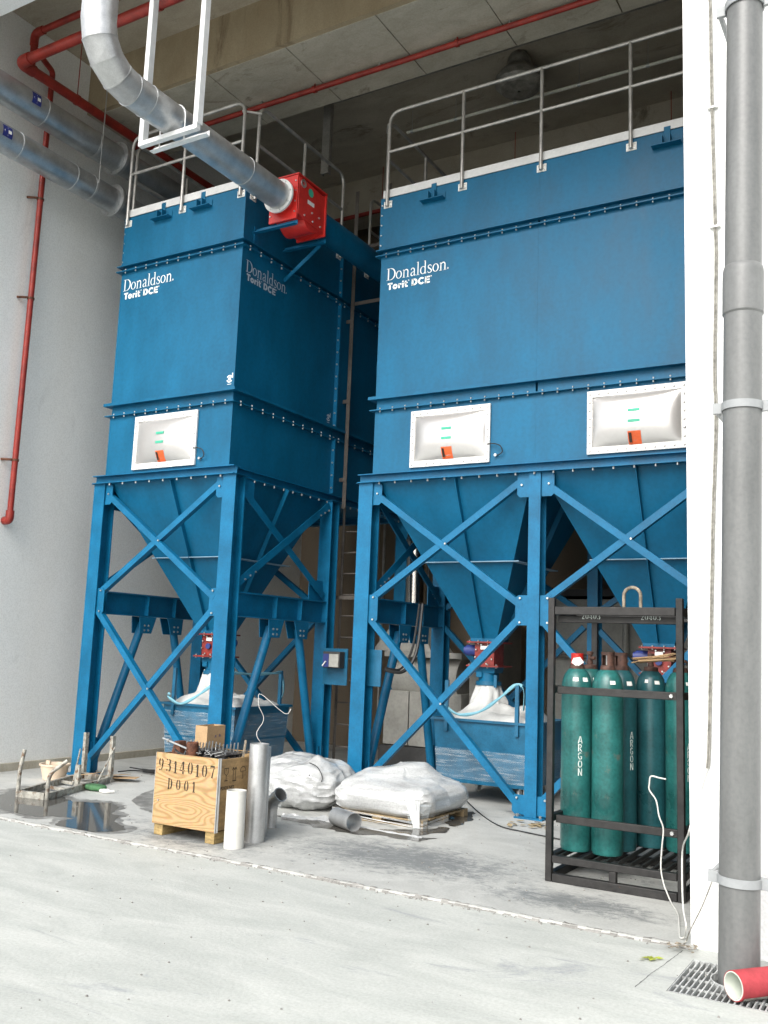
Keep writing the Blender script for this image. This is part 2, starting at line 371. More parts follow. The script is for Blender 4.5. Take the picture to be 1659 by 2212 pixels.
# ------------------------------------------------------------------ lettering
def ribbon(b, strokes, o, ex, ey, en, sc=1., th=.0015, slant=0.):
    """strokes: lists of (x, y, width); laid on the plane o, ex, ey as thin proud letters"""
    o, ex, ey, en = V(o), V(ex), V(ey), V(en)
    for st in strokes:
        n = len(st); L_, R_ = [], []
        for i, (x, y, wd) in enumerate(st):
            x0, y0, _ = st[max(i - 1, 0)]; x1, y1, _ = st[min(i + 1, n - 1)]
            dx, dy = x1 - x0, y1 - y0; l = math.hypot(dx, dy) or 1
            nx, ny = -dy / l, dx / l
            L_.append((x + nx * wd / 2, y + ny * wd / 2)); R_.append((x - nx * wd / 2, y - ny * wd / 2))
        P = lambda q, d: o + ex * ((q[0] + slant * q[1]) * sc) + ey * (q[1] * sc) + en * d
        vs = [P(q, th) for q in L_] + [P(q, th) for q in R_]
        fs = [(i, n + i, n + i + 1, i + 1) for i in range(n - 1)]
        b.add(vs, fs)
def arc(cx, cy, rx, ry, a0, a1, wf, n=14):
    out = []
    for i in range(n + 1):
        a = R(a0 + (a1 - a0) * i / n); out.append((cx + rx * math.cos(a), cy + ry * math.sin(a), wf(a)))
    return out
wv = lambda t, k: (lambda a: t + (k - t) * abs(math.cos(a)) ** 1.5)
def line(x0, y0, x1, y1, wd): return [(x0, y0, wd), (x1, y1, wd)]
def curve(pts, k=6):
    c = catmull([(x, y, wd) for x, y, wd in pts], k); return [tuple(p) for p in c]
SERIF = {
 'D': (.66, [line(.13, 0, .13, .70, .085), line(.01, .013, .30, .013, .028), line(.01, .687, .30, .687, .028), arc(.25, .35, .345, .337, 90, -90, wv(.03, .095), 20)]),
 'o': (.47, [arc(.22, .235, .175, .215, 0, 360, wv(.028, .075), 28)]),
 'n': (.53, [line(.11, 0, .11, .45, .07), line(.02, .012, .2, .012, .024), line(.03, .435, .12, .455, .03), curve([(.12, .33, .03), (.2, .44, .05), (.31, .445, .065), (.385, .36, .07), (.39, .2, .07), (.39, 0, .07)]), line(.30, .012, .48, .012, .024)]),
 'a': (.44, [curve([(.08, .36, .05), (.13, .44, .045), (.23, .455, .045), (.305, .38, .068), (.31, .2, .07), (.315, .05, .06), (.36, .02, .03), (.42, .05, .025)]), curve([(.31, .27, .025), (.2, .235, .035), (.1, .17, .06), (.09, .08, .065), (.16, .02, .05), (.24, .045, .03), (.31, .12, .025)])]),
 'l': (.26, [line(.13, 0, .13, .76, .07), line(.03, .012, .23, .012, .024), line(.04, .735, .13, .755, .03)]),
 'd': (.50, [line(.37, 0, .37, .76, .07), line(.28, .735, .37, .755, .03), line(.37, .02, .46, .04, .028), arc(.22, .225, .165, .21, 40, 320, wv(.028, .075), 22)]),
 's': (.37, [curve([(.30, .35, .03), (.26, .43, .035), (.17, .455, .035), (.085, .40, .05), (.10, .31, .065), (.2, .235, .075), (.29, .16, .065), (.29, .06, .05), (.18, .01, .035), (.09, .035, .035), (.05, .12, .03)])]),
}
def circle_r(cx, cy, r): return [arc(cx, cy, r, r, 0, 360, lambda a: r * .5, 14), line(cx - r * .3, cy - r * .4, cx - r * .3, cy + r * .5, r * .35), line(cx - .1 * r, cy, cx + r * .4, cy - r * .4, r * .35)]
def word_serif(b, word, o, ex, ey, en, width, reg=True, hscale=1.):
    adv = sum(SERIF[c][0] for c in word); sc = width / adv; x = 0
    exs = V(ex)
    for c in word:
        wdt, st = SERIF[c]
        ribbon(b, [[(px + x, py, pw) for px, py, pw in s] for s in st], o, ex, V(ey) * hscale, en, sc); x += wdt
    if reg: ribbon(b, circle_r(x + .06, .08, .045), o, ex, ey, en, sc)
BOLD = {  # heavy sans capitals and lower case, stroked
 'T': (.60, [line(.02, .62, .58, .62, .18), line(.30, 0, .30, .6, .20)]),
 'o': (.60, [arc(.29, .25, .185, .18, 0, 360, lambda a: .19, 24)]),
 'r': (.42, [line(.14, 0, .14, .5, .19), curve([(.16, .28, .14), (.24, .40, .17), (.40, .41, .18)])]),
 'i': (.28, [line(.14, 0, .14, .5, .19), line(.14, .57, .14, .71, .19)]),
 't': (.44, [curve([(.17, .66, .19), (.17, .3, .19), (.19, .12, .19), (.27, .08, .17), (.42, .085, .17)]), line(.01, .44, .40, .44, .13)]),
 'D': (.74, [line(.13, 0, .13, .71, .21), arc(.26, .355, .31, .27, 90, -90, lambda a: .17 + .05 * math.cos(a), 16), line(.1, .625, .28, .625, .17), line(.1, .085, .28, .085, .17)]),
 'C': (.72, [arc(.37, .355, .27, .28, 40, 320, lambda a: .20 - .02 * abs(math.sin(a)), 22)]),
 'E': (.62, [line(.13, 0, .13, .71, .21), line(.1, .63, .58, .63, .16), line(.1, .355, .54, .355, .15), line(.1, .08, .58, .08, .16)]),
 ' ': (.28, []),
}
def word_bold(b, word, o, ex, ey, en, width):
    adv = sum(BOLD[c][0] for c in word) + .2; sc = width / adv; x = 0
    for c in word:
        wdt, st = BOLD[c]
        ribbon(b, [[(px + x, py, pw) for px, py, pw in s] for s in st], o, ex, ey, en, sc); x += wdt
        if c in 't': ribbon(b, circle_r(x + .06, .66, .06), o, ex, ey, en, sc); x += .1
    ribbon(b, circle_r(x + .08, .66, .06), o, ex, ey, en, sc)
STEN = {   # stencil numerals with the bridges left open
 '0': (.62, [arc(.31, .5, .22, .46, 104, 256, wv(.04, .17), 16), arc(.31, .5, .22, .46, 76, -76, wv(.04, .17), 16)]),
 '1': (.44, [line(.24, .05, .24, .93, .17), curve([(.03, .72, .04), (.10, .80, .06), (.17, .95, .05)]), line(.05, .02, .43, .02, .05)]),
 '3': (.60, [arc(.28, .74, .2, .23, 70, -80, wv(.05, .16), 12), arc(.28, .27, .23, .27, 82, -75, wv(.05, .17), 12), line(.06, .86, .16, .95, .1), line(.06, .12, .16, .05, .12), line(.18, .52, .30, .52, .05)]),
 '4': (.64, [line(.42, .0, .42, .22, .17), line(.42, .32, .42, .97, .17), line(.03, .27, .33, .27, .06), line(.51, .27, .61, .27, .06), line(.03, .29, .34, .95, .05)]),
 '7': (.58, [line(.05, .90, .52, .90, .13), curve([(.52, .88, .05), (.38, .55, .09), (.26, .02, .17)]), line(.06, .75, .06, .92, .05)]),
 '9': (.60, [arc(.29, .68, .21, .28, 110, 250, wv(.04, .15), 14), arc(.29, .68, .21, .28, 70, -70, wv(.04, .15), 14), curve([(.50, .62, .14), (.46, .3, .11), (.30, .05, .06)]), line(.10, .10, .20, .03, .13)]),
 'D': (.68, [line(.15, .0, .15, 1., .16), arc(.30, .5, .25, .46, 84, -84, wv(.05, .18), 16), line(.02, .02, .24, .02, .05), line(.02, .98, .24, .98, .05)]),
 'A': (.60, [line(.05, 0, .27, 1, .12), line(.55, 0, .33, 1, .12), line(.20, .3, .42, .3, .11)]),
 'R': (.56, [line(.1, 0, .1, 1, .13), arc(.26, .74, .2, .22, 84, -84, lambda a: .12, 10), line(.24, .44, .50, .0, .13), line(.16, .95, .27, .95, .11)]),
 'G': (.60, [arc(.30, .5, .22, .45, 50, 172, lambda a: .12, 10), arc(.30, .5, .22, .45, 188, 330, lambda a: .12, 10), line(.50, .05, .50, .42, .12), line(.32, .42, .54, .42, .11)]),
 'O': (.60, [arc(.30, .5, .22, .45, 100, 260, lambda a: .12, 12), arc(.30, .5, .22, .45, 80, -80, lambda a: .12, 12)]),
 'N': (.60, [line(.09, 0, .09, 1, .12), line(.51, 0, .51, 1, .12), line(.13, .95, .47, .05, .12)]),
 '2': (.56, [curve([(.08, .75, .08), (.18, .95, .1), (.40, .92, .12), (.44, .7, .12), (.26, .38, .1), (.07, .06, .1)]), line(.05, .05, .5, .05, .1)]),
}
def text_mesh(s, size, bold=0.):
    c = bpy.data.curves.new('txt', 'FONT'); c.body = s; c.size = size; c.offset = bold; c.resolution_u = 2
    o = bpy.data.objects.new('txt', c); COL.objects.link(o)
    dg = bpy.context.evaluated_depsgraph_get(); me = bpy.data.meshes.new_from_object(o.evaluated_get(dg))
    vs = [tuple(v.co) for v in me.vertices]; fs = [tuple(p.vertices) for p in me.polygons]
    bpy.data.objects.remove(o); bpy.data.curves.remove(c); bpy.data.meshes.remove(me)
    return vs, fs
def put_text(b, s, size, o, ex, ey, en, bold=0.):
    vs, fs = text_mesh(s, size, bold); o, ex, ey, en = V(o), V(ex), V(ey), V(en)
    b.add([o + ex * x + ey * y + en * .0015 for x, y, z in vs], fs)

X_, Y_, Z_ = V((1, 0, 0)), V((0, 1, 0)), V((0, 0, 1))
# =================================================================== THE SETTING
XW, YF, YBACK, ZS = -9.75, 5.85, 13.6, 9.37        # left wall, facade front, back wall, slab underside
GZ = -.018                                         # yard level, a little under the bay floor
GX0, GX1, GY0, GY1 = -1.25, -.12, 5.03, 5.63       # drain opening
g = B()
BIG = 150
xs = [-BIG, GX0, GX1, BIG]; ys = [-BIG, GY0, GY1, BIG]
for i in range(3):
    for j in range(3):
        if i == 1 and j == 1: continue
        g.add([(xs[i], ys[j], GZ), (xs[i + 1], ys[j], GZ), (xs[i + 1], ys[j + 1], GZ), (xs[i], ys[j + 1], GZ)], [(0, 1, 2, 3)])
struct(obj('ground', g, 'yard_concrete', smooth=False, origin=(0, 0, 0)))
# bay floor with a ragged broken front edge
edge = []
n = 260
for i in range(n + 1):
    x = -14 + (14 - 1.28) * i / n
    yy = 5.80 + .018 * noise.noise(V((x * 1.3, 3, 0))) + .014 * noise.noise(V((x * 6, 9, 0))) + .010 * noise.noise(V((x * 19, 1, 4)))
    edge.append((x, yy))
fb = B()
fb.poly(edge + [(-1.28, 15), (-14, 15)], -.30, .30)
struct(obj('bay_floor', fb, 'bay_concrete', smooth=False, origin=(0, 0, 0)))
# crumbled lip along the joint
lip = B()
for i in range(0, n):
    x0, y0 = edge[i]; x1, y1 = edge[i + 1]
    if random.random() < .86:
        a = .006 + .010 * random.random() + .02 * max(0, noise.noise(V((x0 * 2.3, 5, 5)))); hgt = random.uniform(-.012, .007)
        lip.add([(x0, y0 - a, GZ - .004), (x1, y1 - a * random.uniform(.7, 1.2), GZ - .004), (x1, y1 + .004, hgt), (x0, y0 + .004, hgt),
                 (x0, y0 + .035 * random.random() + .008, .0015), (x1, y1 + .035 * random.random() + .008, .0015)], [(0, 1, 2, 3), (3, 2, 5, 4)])
for k in range(260):
    x = random.uniform(-9, -1.4); y = 5.79 + random.gauss(-.01, .022); s_ = random.uniform(.002, .007)
    lip.frust((x, y, GZ), s_ * 2, s_ * 1.6, (x + .002, y, GZ + s_ + random.uniform(0, .006)), s_, s_)
struct(obj('floor_joint', lip, 'edge_concrete', smooth=False, origin=(0, 0, 0)))

def wallthing(name, b, material, label, cat): return tag(obj(name, b, material, smooth=False, origin=(0, 0, 0)), label, cat)
wallthing('side_wall', B().box((XW - .3, YF + .001, -.2), (XW, YBACK + .3, ZS + .5)), 'wall_paint', 'pale grey painted wall behind the red riser pipe', 'wall')
wallthing('back_wall', B().box((XW + .001, YBACK, -.2), (3, YBACK + .3, ZS + .5)), 'back_shade', 'dim brownish rear wall at the end of the bay', 'wall')
wallthing('facade_pier', B().box((-1.312, YF, -.25), (9, YF + .42, 14)), 'white_wall', 'white rendered facade pier behind the grey downpipe', 'wall')
wallthing('facade_wall', B().box((-16, YF, -.25), (XW - .02, YF + .42, 14)), 'white_wall', 'white facade wall beside the open bay', 'wall')
wallthing('added_partition', B().box((-1.1, YF + .421, -.2), (-.85, YBACK, ZS + .5)), 'back_shade', 'added dark partition, unseen behind the white pier', 'wall')  # added out of view to enclose the bay's light, dark to cut bounce
lt = thing('facade_lintel', 'white facade beam across the top of the bay opening', 'beam', (-5.5, YF, 8.57))
obj('beam_body', B().box((XW - .019, YF + .002, 8.57), (-1.313, 6.10, 14)), 'white_wall', lt, smooth=False)
# ceiling: slab, deep beam with joints between formwork boards
struct(obj('ceiling', B().box((XW - .28, 6.101, ZS), (3, YBACK + .29, ZS + .25)), 'slab_concrete', smooth=False, origin=(0, 0, 0)))
bm = thing('concrete_beam', 'wide bare concrete beam under the ceiling with board marks', 'beam', (-5.5, 8.1, 8.67))
obj('beam_face', B().box((XW + .001, 8.095, 8.668), (3, 8.16, ZS + .01)), 'beam_concrete', bm, smooth=False, label='brown stained upright face of the concrete beam')
bxs = [XW + .002, -8.9, -7.65, -6.45, -5.2, -4.0, -2.75, -1.55, -.3, 1.2, 3]
for i in range(len(bxs) - 1):
    dz = random.uniform(-.004, .004)
    obj('soffit_panel', B().box((bxs[i] + .006, 8.162, 8.662 + dz), (bxs[i + 1] - .006, 9.384 + random.uniform(-.004, .004), 8.76)), 'panel_concrete', bm, smooth=False, bevel=.004)
obj('beam_core', B().box((XW + .003, 8.164, 8.69), (2.99, 9.37, ZS + .012)), 'beam_concrete', bm, smooth=False)
b2 = thing('rear_concrete_beam', 'dark concrete beam deep in the bay before the rear wall', 'beam', (-5.5, 12.4, 8.7))
obj('beam_face', B().box((XW + .001, 12.4, 8.75), (3, 12.9, ZS + .01)), 'slab_concrete', b2, smooth=False)

# =================================================================== DUST COLLECTORS
Z1, Z2, Z2b, Z3, Z3b, Z4 = 3.61, 4.49, 4.355, 6.315, 6.245, 6.98
def brow(b, p0, p1, n, nrm, r=.012):
    p0, p1 = V(p0), V(p1)
    for i in range(n): bolt(b, p0.lerp(p1, (i + .5) / n), nrm, r)

def rotary(root, c, zt, motor):
    """red rotary valve bolted under a hopper outlet, with its spout"""
    x, y = c
    zc = zt - .17
    body = obj('rotary_valve', B().lathe([(.02, -.15), (.128, -.15), (.135, -.14), (.135, .14), (.128, .15), (.02, .15)], (0, 0, 0), 28), 'rotary_orange', root)
    for v in body.data.vertices:      # turn the drum so that its axis lies along Y
        a = v.co.copy(); v.co = V((a.x, a.z, a.y)) + V((x, y, zc)) - rootloc(root)
    obj('top_flange', B().box((x - .20, y - .2, zt - .043), (x + .20, y + .2, zt - .025)), 'rotary_red', body)
    obj('bottom_flange', B().box((x - .20, y - .2, zt - .312), (x + .20, y + .2, zt - .294)), 'rotary_red', body)
    obj('throat', B().box((x - .12, y - .14, zt - .293), (x + .12, y + .14, zt - .044)), 'rotary_red', body)
    obj('motor', B().tube((x - .13 * motor, y - .02, zc + .04), (x - .27 * motor, y - .02, zc + .04), .065, 18).tube((x - .27 * motor, y - .02, zc + .04), (x - .30 * motor, y - .02, zc + .04), .05, 18), 'motor_blue', body)
    obj('bearing_cap', B().tube((x, y - .151, zc - .01), (x, y - .175, zc - .01), .035, 16), 'motor_blue', body)
    obj('name_plate', B().box((x - .042, y - .157, zc + .055), (x + .042, y - .151, zc + .095)), 'label_white', body)
    bb = B()
    for k in range(8):
        a = k * math.pi / 4 + .3; bolt(bb, (x + .112 * math.cos(a), y - .151, zc + .112 * math.sin(a)), (0, -1, 0), .011, .012)
    for xx in (-.17, -.06, .06, .17):
        for zz in (zt - .303, zt - .034): bb.tube((x + xx, y - .18, zz - .022), (x + xx, y - .18, zz + .024), .010, 6)
    obj('bolt_ring', bb, 'zinc', body, kind='stuff')
    sp = obj('spout', B().frust((x, y, zt - .38), .24, .24, (x, y, zt - .313), .26, .26).tube((x, y, zt - .55), (x, y, zt - .37), .118, 24), 'blue_paint', root)
    obj('clamp_ring', B().hollow((x, y, zt - .52), (x, y, zt - .475), .150, .117, 28), 'blue_bin', sp)
    obj('clamp_lever', B().box((x + .12, y - .13, zt - .54), (x + .155, y - .11, zt - .40)), 'blue_bin', sp)
    obj('inspection_box', B().box((x - .10, y - .135, zt - .43), (x - .03, y - .115, zt - .37)), 'blue_paint', sp)

def vent(root, x0, x1, z0, z1, yf):
    cx, cz = (x0 + x1) / 2, (z0 + z1) / 2
    fr = B(); t = .03; wd = .07
    fr.box((x0, yf - t, z0), (x1, yf - .002, z0 + wd)); fr.box((x0, yf - t, z1 - wd), (x1, yf - .002, z1))
    fr.box((x0, yf - t + .001, z0 + wd), (x0 + wd * .8, yf - .002, z1 - wd)); fr.box((x1 - wd * .8, yf - t + .001, z0 + wd), (x1, yf - .002, z1 - wd))
    vp = obj('explosion_vent', fr, 'vent_white', root, bevel=.003)
    w_, h_ = (x1 - x0) - 1.2 * wd, (z1 - z0) - 1.6 * wd
    def dome(u, v):
        a, c = u * 2 - 1, v * 2 - 1
        d = (1 - abs(a) ** 2.4) * (1 - abs(c) ** 2.4)
        return (cx + a * w_ / 2, yf - .010 - .095 * d ** .7, cz + c * h_ / 2)
    obj('vent_dome', B().grid(dome, 30, 22), 'vent_dome', vp)
    for zz in (.055, -.055): obj('green_sticker', B().box((cx - .06, yf - .1085, cz + .02 + zz - .014), (cx + .06, yf - .095, cz + .02 + zz + .014)), 'green_sticker', vp)
    zz = cz - h_ / 2 + .075
    q = lambda sx, sz: V((cx + sx * .065, dome(.5 + sx * .065 / w_, (zz + sz * .062 - cz) / h_ + .5)[1] - .004, zz + sz * .062))
    obj('orange_sticker', B().add([q(-1, -1), q(1, -1), q(1, 1), q(-1, 1), q(-1, 0), q(1, 0)], [(0, 1, 5, 4), (4, 5, 2, 3)]), 'orange_sticker', vp)
    q2 = lambda sx, sz: V((cx - .04 + sx * .014, dome(.46, (zz + sz * .045 - cz) / h_ + .5)[1] - .014, zz + sz * .045))
    obj('sticker_text', B().add([q2(-1, -1), q2(1, -1), q2(1, 1), q2(-1, 1)], [(0, 1, 2, 3)]), 'stencil_black', vp)
    bb = B()
    for i in range(11):
        x = x0 + .03 + (x1 - x0 - .06) * i / 10
        for z in (z0 + .035, z1 - .035): bolt(bb, (x, yf - t, z), (0, -1, 0), .012, .014)
    for i in range(1, 7):
        z = z0 + .035 + (z1 - z0 - .07) * i / 7
        for x in (x0 + .028, x1 - .028): bolt(bb, (x, yf - t, z), (0, -1, 0), .012, .014)
    obj('vent_bolts', bb, 'vent_white', vp, kind='stuff')
    # burst-sensor lead
    wx = x1 + .01
    obj('sensor_lead', B().sweep(catmull([(x1 - .02, yf - .035, z0 + .20), (wx + .06, yf - .05, z0 + .19), (wx + .13, yf - .06, z0 + .16), (wx + .15, yf - .05, z0 + .10), (wx + .10, yf - .03, z0 + .07), (wx + .06, yf - .012, z0 + .075)], 5), .006, 6), 'cable_black', vp)
    obj('lead_plug', B().tube((wx + .06, yf - .035, z0 + .072), (wx + .06, yf - .001, z0 + .072), .016, 8), 'zinc', vp)

def rail(root, pts, posts, mids, out, name='guard_rail'):
    """one bent-tube run: pts is the outer hoop, posts extra uprights (x, y), out the wall normal the feet are bolted to"""
    r = .021
    o = obj(name, B().sweep(fillet(pts, .16, 7), r, 12), 'rail_steel', root)
    z0, zt = pts[0][2], pts[1][2]
    zm = 7.565
    for (x, y) in posts: obj('post', B().tube((x, y, z0), (x, y, zt), r, 12), 'rail_steel', o)
    obj('middle_rail', B().tube((pts[1][0], pts[1][1], zm), (pts[2][0], pts[2][1], zm), r * .9, 12), 'rail_steel', o)
    for (x, y) in [pts[0][:2]] + list(posts) + [pts[3][:2]]:
        e = V(out); c = V((x, y, z0 + .03)) + e * -.026
        tang = Z_.cross(e)
        f = obj('foot_plate', B().bar(c - tang * .055, c + tang * .055, .008, .085), 'label_white', o)
        bb = B()
        for sx in (-.035, .035):
            for sz in (-.025, .025): bolt(bb, c + tang * sx + Z_ * sz + e * .004, e, .009, .01)
        obj('foot_bolts', bb, 'zinc', o, kind='stuff')
    return o

def collector(name, label, x0, y0, mx, my, nx, ny, zt_out, centers_off=(0, 0)):
    deep = ny > 1                      # the rear module hangs on one open-side post and has no hopper
    x1, y1 = x0 + mx * nx, y0 + my * ny
    root = thing(name, label, 'dust collector', ((x0 + x1) / 2, (y0 + y1) / 2, 0))
    gp = .0004
    for i in range(nx):
        for j in range(ny):
            a, b_ = x0 + mx * i + (gp if i else 0), x0 + mx * (i + 1) - (gp if i < nx - 1 else 0)
            c, d_ = y0 + my * j + (gp if j else 0), y0 + my * (j + 1) - (gp if j < ny - 1 else 0)
            for za, zb in ((Z1, Z2b - .006), (Z2b + .006, Z2 - .006), (Z2 + .006, Z3b - .006), (Z3b + .006, Z3 - .006), (Z3 + .006, Z4)):
                if zb - za > .15: obj('housing_section', B().box((a, c, za), (b_, d_, zb)), 'blue_paint', root)
                else: obj('joint_band', B().box((a + .012, c + .012, za), (b_ - .012, d_ - .012, zb)), 'blue_paint', root)
    for z, e, t in ((Z2, .062, .018), (Z2b, .05, .012), (Z3, .052, .012), (Z3b, .052, .012)):
        obj('flange', B().box((x0 - e, y0 - e, z - t / 2), (x1 + e, y1 + e, z + t / 2)), 'blue_paint', root)
    lipb = B()
    e = .062
    for z in (Z2, ):
        lipb.box((x0 - e - .004, y0 - e - .004, z - .012), (x1 + e + .004, y0 - e, z + .024)); lipb.box((x1 + e, y0 - e, z - .012), (x1 + e + .004, y1 + e, z + .024)); lipb.box((x0 - e - .004, y0 - e, z - .012), (x0 - e, y1 + e, z + .024))
    obj('flange_lip', lipb, 'blue_paint', root)
    for z in (Z2b, Z3b):
        bb = B()
        nxb, nyb = int((x1 - x0) / .165), int((y1 - y0) / .2)
        for i in range(nxb):
            x = x0 + (x1 - x0) * (i + .5) / nxb; bb.tube((x, y0 - .03, z - .026), (x, y0 - .03, z + .026), .009, 6)
        for i in range(nyb):
            y = y0 + (y1 - y0) * (i + .5) / nyb
            for x in (x0 - .03, x1 + .03): bb.tube((x, y, z - .028), (x, y, z + .028), .011, 6)
        obj('flange_bolts', bb, 'zinc', root, kind='stuff')
    obj('roof_plate', B().box((x0 + .01, y0 + .01, Z4 + .0005), (x1 - .01, y1 - .01, Z4 + .014)), 'blue_paint', root)
    obj('toe_board', B().box((x0 - .004, y0 - .006, Z4 + .012), (x1 + .004, y0 + .004, Z4 + .108)), 'trim_white', root)
    obj('toe_board', B().box((x1 - .004, y0 + .005, Z4 + .012), (x1 + .006, y1, Z4 + .108)), 'trim_white', root)
    obj('toe_board', B().box((x0 - .006, y0 + .005, Z4 + .012), (x0 + .004, y1, Z4 + .108)), 'trim_white', root)
    # corner flange strip of the top section
    obj('corner_flange', B().box((x0 - .055, y0 + .03, Z3 + .008), (x0 - .001, y0 + .042, Z4 + .03)), 'blue_paint', root)
    bb = B(); brow(bb, (x0 - .03, y0 + .03, Z3 + .03), (x0 - .03, y0 + .03, Z4), 5, (0, -1, 0)); obj('corner_bolts', bb, 'zinc', root, kind='stuff')
    # support frame -------------------------------------------------------
    pxs = [x0 - .085] + [x0 + mx * i for i in range(1, nx)] + [x1 + .02]
    pys = [y0 + .09] + [y0 + my * j for j in range(1, ny)] + [y1 - .05]
    zb = Z1 - .10
    wdt = .20
    for k, y in enumerate((y0 + .03, y1 - .03)):
        obj('base_beam', B().ibeam((x0 - .18, y, Z1 - .052), (x1 + .10, y, Z1 - .052), .10, .14, .010, .008), 'blue_steel', root)
    for x in (x0 - .03, x1 - .01):
        obj('base_beam', B().ibeam((x, y0 + .115, Z1 - .053), (x, y1 - .115, Z1 - .053), .097, .12, .010, .008), 'blue_steel', root)
    bb = B(); nn = int((x1 - x0) / .2)
    for i in range(nn):
        x = x0 + .1 + (x1 - x0 - .2) * i / (nn - 1); bb.tube((x, y0 - .015, zb - .028), (x, y0 - .015, zb + .006), .011, 6)
    nn = int((y1 - y0) / .2)
    for i in range(nn):
        y = y0 + .25 + (y1 - y0 - .5) * i / (nn - 1); bb.tube((x1 + .028, y, zb - .028), (x1 + .028, y, zb + .006), .011, 6)
    obj('beam_bolts', bb, 'zinc', root, kind='stuff')
    def gusset(xc, yc, z0, z1, sx):     # plate in the plane of the front, to the side sx of a post
        g_ = B(); hw = .115
        a, b_ = xc + sx * .065, xc + sx * (.09 + hw)
        pr = [(a, z0), (b_ - sx * .03, z0), (b_, z0 + .03), (b_, z1 - .03), (b_ - sx * .03, z1), (a, z1)]
        g_.add([(x, yc, z) for x, z in pr] + [(x, yc + .012, z) for x, z in pr], [tuple(range(6)), tuple(range(6, 12))[::-1]] + [(i, (i + 1) % 6, 6 + (i + 1) % 6, 6 + i) for i in range(6)])
        return g_
    for j, y in enumerate(pys):
        for i, x in enumerate(pxs):
            if deep and j == 2 and i == 0: continue
            wp = .13 if 0 < i < len(pxs) - 1 else .185
            p = obj('post', B().ibeam((x, y, .014), (x, y, zb - .003), .18, wp, .014, .010, up=(0, 1, 0)), 'blue_steel', root)
            obj('base_plate', B().box((x - .15, y - .15, .001), (x + .15, y + .15, .016)), 'blue_steel', p)
            obj('cap_plate', B().box((x - .12, y - .12, zb - .003), (x + .12, y + .12, zb + .0005)), 'blue_steel', p)
            bb = B()
            for sx in (-.12, .12):
                for sy in (-.12, .12): bb.tube((x + sx, y + sy, .01), (x + sx, y + sy, .045), .013, 6)
            for zz in (2.60, 2.30, 2.05, 1.75, 1.2, .6):
                bolt(bb, (x + wp / 2 - .02, y - .09, zz), (0, -1, 0), .012) if False else None
                bolt(bb, (x + .006, y - .045, zz), (1, 0, 0), .014)
            obj('post_bolts', bb, 'zinc', p, kind='stuff')
    yf = pys[0] - .088
    # front bays: crossed angle braces above and below the waist, gussets
    for i in range(len(pxs) - 1):
        xa, xb = pxs[i], pxs[i + 1]
        for (za, zc) in ((3.42, 2.14), (1.98, .14)):
            obj('brace', B().angle((xa + .12, yf + .02, za), (xb - .12, yf + .02, zc), .07, .008, (0, 1, 0), -1, 1), 'blue_steel', root)
            obj('brace', B().angle((xa + .12, yf + .034, zc), (xb - .12, yf + .034, za), .07, .008, (0, 1, 0), 1, 1), 'blue_steel', root)
            bb = B()
            bolt(bb, ((xa + xb) / 2, yf + .018, (za + zc) / 2), (0, -1, 0), .014)
            for xx, zz in ((xa + .15, za - .04), (xb - .15, za - .04), (xa + .15, zc + .05), (xb - .15, zc + .05)): bolt(bb, (xx, yf + .016, zz), (0, -1, 0), .014)
            obj('brace_bolts', bb, 'zinc', root, kind='stuff')
        for xx, sx in ((xa, 1), (xb, -1)):
            obj('gusset', gusset(xx, yf + .022, 1.91, 2.22, sx), 'blue_steel', root)
            obj('gusset', gusset(xx, yf + .022, 3.25, zb - .004, sx), 'blue_steel', root)
            obj('gusset', gusset(xx, yf + .022, .03, .22, sx), 'blue_steel', root)
    # rear bays of the x rows: braces too
    for y in (pys[1:2] if deep else pys[1:]):
        for i in range(len(pxs) - 1):
            xa, xb = pxs[i], pxs[i + 1]
            for (za, zc) in ((3.40, 2.15), (1.95, .15)):
                obj('brace', B().angle((xa + .1, y - .06, za), (xb - .1, y - .06, zc), .065, .008, (0, 1, 0), -1, 1), 'blue_steel', root)
                obj('brace', B().angle((xa + .1, y - .045, zc), (xb - .1, y - .045, za), .065, .008, (0, 1, 0), 1, 1), 'blue_steel', root)
